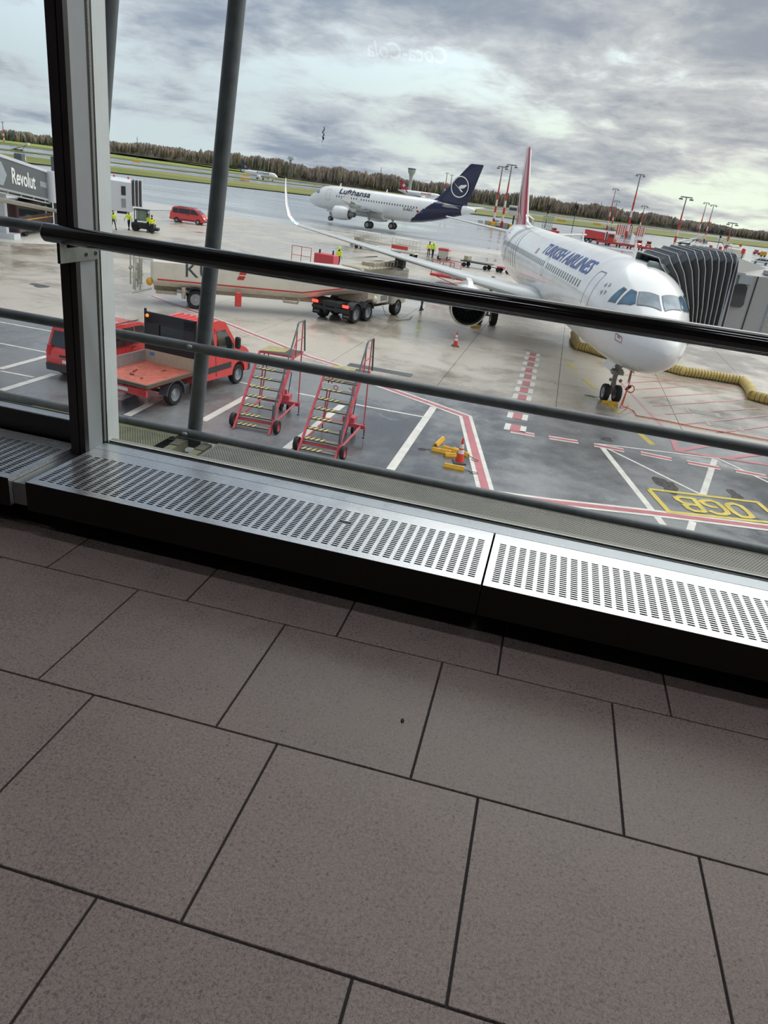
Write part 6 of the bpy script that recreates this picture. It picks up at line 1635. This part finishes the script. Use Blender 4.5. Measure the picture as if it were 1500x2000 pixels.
# undergrowth and trunks massed behind the first trees
n_ = 160; vs = []
for i in range(n_+1):
    x, y, z, h = ridge(i/n_); d = Vector((x, y)).normalized()
    for dep, k_ in ((3, -.1), (9, .45), (20, .62+.08*math.sin(i*1.7)), (70, .66), (90, -.2)):
        vs.append((x+d.x*dep, y+d.y*dep, z-1.5+h*k_))
bs.m(1); bs.add(vs, [(i*5+q, i*5+q+1, (i+1)*5+q+1, (i+1)*5+q) for i in range(n_) for q in range(4)])
fo = bs.build('woodland', M_TREE, kind='stuff', smooth=70); tag(fo, 'dark band of bare winter woodland along the whole horizon', 'woodland')
# individual crowns that stand above the wood
for k in range(34):
    t = .05+.9*k/34+rnd.uniform(-.01, .01); x, y, z, h = ridge(t); kind = 2 if (k % 3 == 0 or k < 5) else k % 2
    tt = thing('tree', ['bare brown tree rising a little above the distant woodland edge', 'bare grey tree rising a little above the distant woodland edge', 'dark pine rising a little above the distant woodland edge'][kind], 'tree', (x, y, z-1), 0,
               ['brown trees at the woodland edge', 'grey trees at the woodland edge', 'pines at the woodland edge'][kind])
    b = MB(); crown(b, (0, 0, h*.2), 2.6 if kind != 2 else 2.0, h*.86, rnd, kind); b.build('crown', M_TREE[kind], tt, smooth=70)
    MB().tube((0, 0, 0), (0, 0, h*.6), .4, .2, n=6).build('trunk', M_TREE[3], tt)

def mast(label, x, y, h, r=.42, lamps=2, bands=4, base=True, twin=False):
    t = thing('floodlight_mast', label, 'mast', (x, y, GZ-.3))
    k = 9
    low = h*.55
    for i in range(bands+1):
        z0, z1 = low*i/(bands+1), low*(i+1)/(bands+1)
        rr = lambda z: r*(1-.62*z/h)
        MB().tube((0, 0, z0), (0, 0, z1), rr(z0), rr(z1), n=10).build('painted_band', M_MRED if i % 2 == 0 else M_MWH, t, smooth=50)
    MB().tube((0, 0, low), (0, 0, h*.72), r*.62, r*.5, n=8).build('painted_band', M_MRED, t, smooth=50)
    MB().tube((0, 0, h*.72), (0, 0, h), r*.5, r*.38, n=8).build('upper_pole', mat('mast_grey', '8d8b86', .5), t, smooth=50)
    b = MB(); b.cbox((0, 0, h), (2.9, .25, .25)); b.cbox((0, 0, h*.55), (1.0, .9, .2))
    for x_ in (-1.3, 1.3): b.cbox((x_, 0, h-.5), (.9, .7, .35)); b.cbox((x_, 0, h-.2), (.1, .1, .5))
    b.build('lamp_head', mat('lamp_head_grey', '6d6f6d', .5), t)
    if base:
        b = MB(); b.bbox((1.2, 0, .8), (1.6, 1.2, 1.6), .08); b.bbox((-1.3, .6, .5), (1.2, 1, 1), .08); b.build('base_cabinet', mat('cabinet_grey', 'a7a8a2', .5), t)
    return t
mast('red and white floodlight mast just behind the navy fin, left one', -127.7, 758, 25, .8, base=False)
mast('red and white floodlight mast just behind the navy fin, right one', -121.5, 750, 23.5, .8, base=False)
mast('floodlight mast left of the red fin, the left of two', -25.9, 257.7, 17.3)
mast('floodlight mast left of the red fin, the right of two', -21.4, 238.9, 17.4)
mast('thin floodlight mast rising behind the cab of the red sweeper', 16.9, 428, 20.0)
mast('short far floodlight mast just right of the red sweeper', 19.5, 440, 14.6)
mast('tallest floodlight mast, rising above the two small red tugs', 20.5, 319.8, 22.8, .5)
mast('short far floodlight mast by the striped barrier', 31.2, 402.3, 13.4)
mast('floodlight mast with a thick red foot, left of the pleated canopy', 26.3, 215.1, 14.0, .36)
mast('floodlight mast over the airstairs, left of two thin ones', 65.8, 450, 19.4)
mast('floodlight mast over the airstairs, right of two thin ones', 67.1, 433.5, 18.3)
mast('short striped mast with black signal boxes above the canopy', 48.6, 268.2, 9.8, .3, base=False)
mast('red and white floodlight mast at the far left edge', -585.5, 719, 19, .8, base=False)
for x, y, z_ in ((48.2, 268, 5.6), (48.4, 268, 3.9)):
    pass
def signal_post(label, x, y, h):
    t = thing('signal_post', label, 'post', (x, y, GZ-.3))
    MB().tube((0, 0, 0), (0, 0, h), .10, n=8).build('pole', M_DARKG, t)
    b = MB(); b.cbox((-.4, 0, h-.7), (.5, .4, 1.3)); b.cbox((.35, 0, h-1.1), (.55, .4, 1.5)); b.cbox((.1, 0, h-2.6), (.7, .4, .7)); b.build('sign_boxes', M_SHOE, t)
signal_post('thin black post with dark boxes right of the red fin', -10.6, 300, 8.2)
signal_post('thin black post with dark boxes left of the red sweeper', -.5, 290, 9.5)
signal_post('far thin black post between the two groups of masts', 25.6, 380, 6.6)
signal_post('black post with two boxes near the right edge', 75, 300, 8)
signal_post('thin black post left of the canopy beacons', 55, 320, 7.5)

# red sweeper lorry
sw = thing('road_sweeper', 'bright red sweeper lorry with a sloped tank body beyond the parked airliner', 'lorry', (6.6, 226.0, GZ-.3), math.radians(4))
b = MB(); b.prism([(-3.8, 1.0), (2.2, .95), (2.2, 2.9), (-3.3, 3.15), (-4.1, 2.0)], -1.2, 1.2); b.build('tank_body', M_VRED, sw)
b = MB(); b.bbox((3.9, 0, 1.75), (1.9, 2.35, 2.3), .15); b.build('cab', M_VRED, sw); b = MB(); b.box(3.4, 4.6, -1.2, -1.17, 1.8, 2.6); b.box(4.84, 4.87, -1, 1, 1.7, 2.6); b.build('cab_window', M_VGLASS, sw)
b = MB(); b.box(-4, 4.6, -.9, .9, .5, .95); b.tube((2.6, -1.1, .8), (2.6, -1.1, 3.2), .18); b.build('chassis', M_DARKG, sw)
for x in (-2.6, -1.4, 3.8):
    for sd in (1, -1):
        b = MB(); b.disc_wheel((x, 1.0, .5), .5, .35, 'y', n=16)
        if sd < 0: b.v = [(p, -q, r_) for p, q, r_ in b.v]
        b.build('wheel', [M_TYRE, M_ALU], sw, smooth=40)
MB().bbox((5.3, -.6, .9), (.6, .8, 1.4), .05).build('yellow_box', M_YELP, sw)
# row of red dollies
d0 = thing('baggage_dolly', 'flat red dolly, first from the left in the coupled row', 'dolly', (8.2, 219.0, GZ-.3), math.radians(8), 'row of coupled red dollies')
MB().bbox((0, 0, .62), (3.3, 1.7, .3), .04).build('deck', M_SRED, d0)
b = MB(); b.box(-1.6, 1.6, -.9, -.8, .7, 1.05); b.box(1.7, 2.6, -.04, .04, .35, .45); b.build('side_frame', M_VRED, d0)
for x in (-1.1, 1.1):
    for sd in (1, -1):
        b = MB(); b.disc_wheel((x, .75, .22), .22, .14, 'y', n=12)
        if sd < 0: b.v = [(p, -q, r_) for p, q, r_ in b.v]
        b.build('wheel', [M_TYRE, M_DARKG], d0)
ORD = ['first', 'second', 'third', 'fourth', 'fifth', 'sixth', 'seventh', 'eighth', 'ninth', 'last']
for k in range(1, 9): copy_tree(d0, (8.2+2.9*k, 219.0-1.0*k*.6, GZ-.3), math.radians(-8), 'flat red dolly, %s from the left in the coupled row' % ORD[k])
d0.rotation_euler.z = math.radians(-8)
# two small red tugs and others
def tug(label, x, y, rz, m=None, h=1.7, lit=False, z=-.3, yellow=False):
    t = thing('baggage_tug', label, 'tug', (x, y, GZ+z), rz)
    b = MB(); b.bbox((0, 0, .65), (2.7, 1.4, .7), .08); b.bbox((-.5, 0, 1.05), (1.2, 1.3, .25), .05); b.build('body', m or M_VRED, t)
    b = MB(); b.bbox((-.3, 0, h), (1.4, 1.35, .1), .03)
    for px_ in (-.9, .35):
        for py_ in (-.6, .6): b.cbox((px_, py_, (h+1)/2+.1), (.07, .07, h-1))
    b.build('canopy', m or M_VRED, t); MB().bbox((-.3, 0, 1.35), (1.1, 1.2, .5), .03).build('cab_glass', M_VGLASS, t)
    MB().bbox((1.36, 0, .7), (.06, .9, .16), .02).build('headlamps', M_LAMPON if lit else M_LAMPW, t)
    for px_ in (-.9, .9):
        for sd in (1, -1):
            b = MB(); b.disc_wheel((px_, .62, .3), .3, .2, 'y', n=14)
            if sd < 0: b.v = [(p, -q, r_) for p, q, r_ in b.v]
            b.build('wheel', [M_TYRE, M_DARKG], t)
tug('small red tug with lit headlights, left of the pair beyond the airliner', 20.0, 244.5, math.radians(-85), lit=True)
tug('small red tug, right of the pair beyond the airliner', 22.9, 246.0, math.radians(-100))
tug('small red tug behind the fin root of the parked airliner', -5.6, 252, math.radians(20))
tug('small dark red tug beside the left airstairs', 66, 360, math.radians(10))
tug('red tug among the carts near the right edge', 73.9, 340, math.radians(10))
tug('red tractor near the right edge above the white car', 66, 272, math.radians(30))
for k, (x, y) in enumerate(((64, 330), (72, 320))):
    t = thing('yellow_cart', 'small yellow equipment cart above the bridge canopy, %s of two' % ('left' if k == 0 else 'right'), 'cart', (x, y, GZ-.3))
    MB().bbox((0, 0, 1.1), (2.0, 1.5, 1.5), .08).build('housing', M_YELP, t)
    for px_ in (-.6, .6):
        for sd in (1, -1):
            b = MB(); b.disc_wheel((px_, sd*.65, .28), .28, .16, 'y', n=12); b.build('wheel', [M_TYRE, M_DARKG], t)
t = thing('warning_sign', 'round orange sign beyond the bridge canopy', 'sign', (69, 350, GZ-.3)); MB().sphere((0, 0, 2.4), .6, sq=(1, .15, 1)).build('disc', mat('orange_sign_paint', 'e06a35', .5), t, smooth=60); MB().tube((0, 0, 0), (0, 0, 2), .07).build('stem', M_DARKG, t)
van('white_car', 'white estate car with a dark window line near the right edge', (54.6, 236.5, GZ-.3), math.radians(175), 4.6, 1.8, 1.5, M_AWHITE)
# red and white blast barrier panels
for k in range(7):
    x, y = 19.8+2.2*k*.9, 366+3.2*k
    if k in (4,): continue
    t = thing('striped_barrier', 'red and white striped barrier panel among the masts, %s from the left' % ORD[k if k < 4 else k-1], 'barrier', (x, y, GZ-.3), math.radians(15), 'striped barrier panels')
    for q in range(4): MB().box(-1+.5*q, -.5+.5*q, -.08, .08, 0, 4.0).build('stripe', M_MRED if q % 2 == 0 else M_MWH, t)
# airstairs
def airstairs(label, x, y, rz, L_=9, H_=3.4):
    t = thing('airstairs', label, 'airstairs', (x, y, GZ-.3), rz)
    b = MB(); b.prism([(-L_/2, .5), (L_/2, H_), (L_/2, H_-.45), (-L_/2+.9, .3)], -.9, .9); b.build('flight', M_MWH, t)
    b = MB(); b.prism([(-L_/2, 1.4), (L_/2, H_+.9), (L_/2, H_+.7), (-L_/2, 1.2)], -.95, -.88); b.box(L_/2, L_/2+1.6, -1, 1, H_-.3, H_+1.0); b.build('side_wall', M_MWH, t)
    b = MB(); b.bbox((-.2, 0, .7), (5, 1.7, .5), .05); b.tube((1.8, 0, .8), (L_/2-.3, 0, H_-.4), .12)
    for px_ in (-1.6, 1.6):
        for sd in (1, -1): b.cone((px_, sd*.75, 0), .35, .35, .6, 10)
    b.build('carrier', M_DARKG, t)
airstairs('white airstairs sloping up to the right, left of the thin masts', 44, 330, math.radians(10))
airstairs('white airstairs sloping down to the right under the thin masts', 63.5, 340, math.radians(185))
airstairs('tiny white airstairs on the far taxiway at the left', -318, 402, math.radians(5), 10, 4)
# far boarding bridge behind the fin
t = thing('boarding_bridge', 'small far cream boarding bridge cab left of the red fin', 'boarding bridge', (-18.6, 245, GZ-.3), math.radians(-20))
MB().bbox((0, 0, 5.2), (3.2, 3, 2.8), .15).build('cab', M_CREAM, t); MB().box(-1.3, 1.2, -1.53, -1.49, 5.2, 6.0).build('cab_window', M_VGLASS, t)
b = MB(); b.loft([[(x, y, z) for y, z in ((-1, zc_-1), (1, zc_-1), (1, zc_+1), (-1, zc_+1))] for x, zc_ in ((1.5, 5.2), (6.5, 2.6))]); b.build('tunnel', M_CREAMD, t)
MB().tube((0, 0, 0), (0, 0, 4), .25).build('column', M_DARKG, t)
for k in range(7):
    t = thing('ground_cart', 'small cart under the two masts left of the red fin, %s from the left' % ORD[k], 'cart', (-28+1.9*k, 240+3*math.sin(k*2), GZ-.3), .4*k, 'pale carts under the masts')
    MB().bbox((0, 0, .9), (1.6, 1.3, 1.1), .08).build('box', [M_CAGE, M_CREAMD, M_YELP][k % 3], t)
    b = MB()
    for sx in (-.5, .5):
        for sy in (-.5, .5): b.cone((sx, sy, 0), .2, .2, .4, 8)
    b.build('wheels', M_TYRE, t)
t = thing('belt_lift', 'grey open lattice lift standing right of the red fin', 'lift', (-8.9, 262, GZ-.3))
b = MB()
for k in range(6):
    b.tube((-1.6+.6*k, 0, 0), (-.9+.6*k, 0, 4.6), .07, n=5); b.tube((-.9+.6*k, 0, 0), (-1.6+.6*k, 0, 4.6), .07, n=5)
b.box(-1.4, 2.2, -.8, .8, 4.5, 4.8); b.box(-1.6, 2.4, -.8, .8, .3, .7); b.build('lattice', mat('lattice_grey', 'a9aaa5', .5), t, kind='stuff')
# control tower, radar mast and lattice masts on the skyline
t = thing('control_tower', 'pale far control tower with a flared top on the skyline', 'tower', (-188.6, 880, -5))
b = MB(); b.lathe([(2.6, 0), (1.9, 6), (1.8, 17), (2.6, 20), (4.2, 22.6), (4.4, 25.0)], 14); b.build('shaft', mat('tower_concrete', 'b4b9ba', .7), t, smooth=40)
b = MB(); b.lathe([(4.4, 25.0), (4.7, 26.2), (4.6, 26.6), (3.6, 26.8), (.1, 27.0)], 14); b.build('cab_glazing', mat('tower_glass', '6f7d86', .3), t, smooth=40)
t = thing('radar_mast', 'far dark radar mast with a spread lattice head on the skyline', 'mast', (-318.7, 841.7, -3))
b = MB()
for k in range(4):
    a = PI/2*k; b.tube((1.6*math.cos(a), 1.6*math.sin(a), 0), (.9*math.cos(a), .9*math.sin(a), 17), .28, n=5)
b.box(-3.4, 3.4, -1, 1, 17.6, 18.1); b.box(-2.6, 2.6, -1, 1, 19.4, 19.8)
for k in range(5): b.tube((-3+1.5*k, 0, 16), (-2.4+1.2*k, 0, 20), .2, n=5)
b.build('lattice', mat('radar_grey', '62686a', .6), t)
for nm, x, y, h in (('thin far lattice pylon above the wooded rise at the left', -464.3, 771, 22), ('thin far lattice pylon above the woodland behind the red sweeper', 24, 900, 18), ('thin far aerial on the skyline left of the control tower', -224, 880, 24)):
    t = thing('lattice_pylon', nm, 'pylon', (x, y, -5)); b = MB(); b.tube((-.9, 0, 0), (0, 0, h), .3, .1, n=4); b.tube((.9, 0, 0), (0, 0, h), .3, .1, n=4)
    for z_ in (.55, .7, .85): b.box(-1.8+z_, 1.8-z_, -.1, .1, h*z_, h*z_+.25)
    b.build('lattice', M_DARKG, t)
# yellow taxiway signs in the grass
for k, (x, y) in enumerate(((-338, 560), (-282, 640), (-8, 475), (14, 520), (-190, 430))):
    t = thing('taxiway_sign', 'low yellow taxiway sign board standing in the far grass', 'sign', (x, y, GZ), .6, 'yellow taxiway signs')
    MB().bbox((0, 0, .8), (6, .4, 1.2), .08).build('board', M_YELP, t); b = MB(); b.tube((-1.8, 0, -.3), (-1.8, 0, .3), .1); b.tube((1.8, 0, -.3), (1.8, 0, .3), .1); b.build('legs', M_DARKG, t)
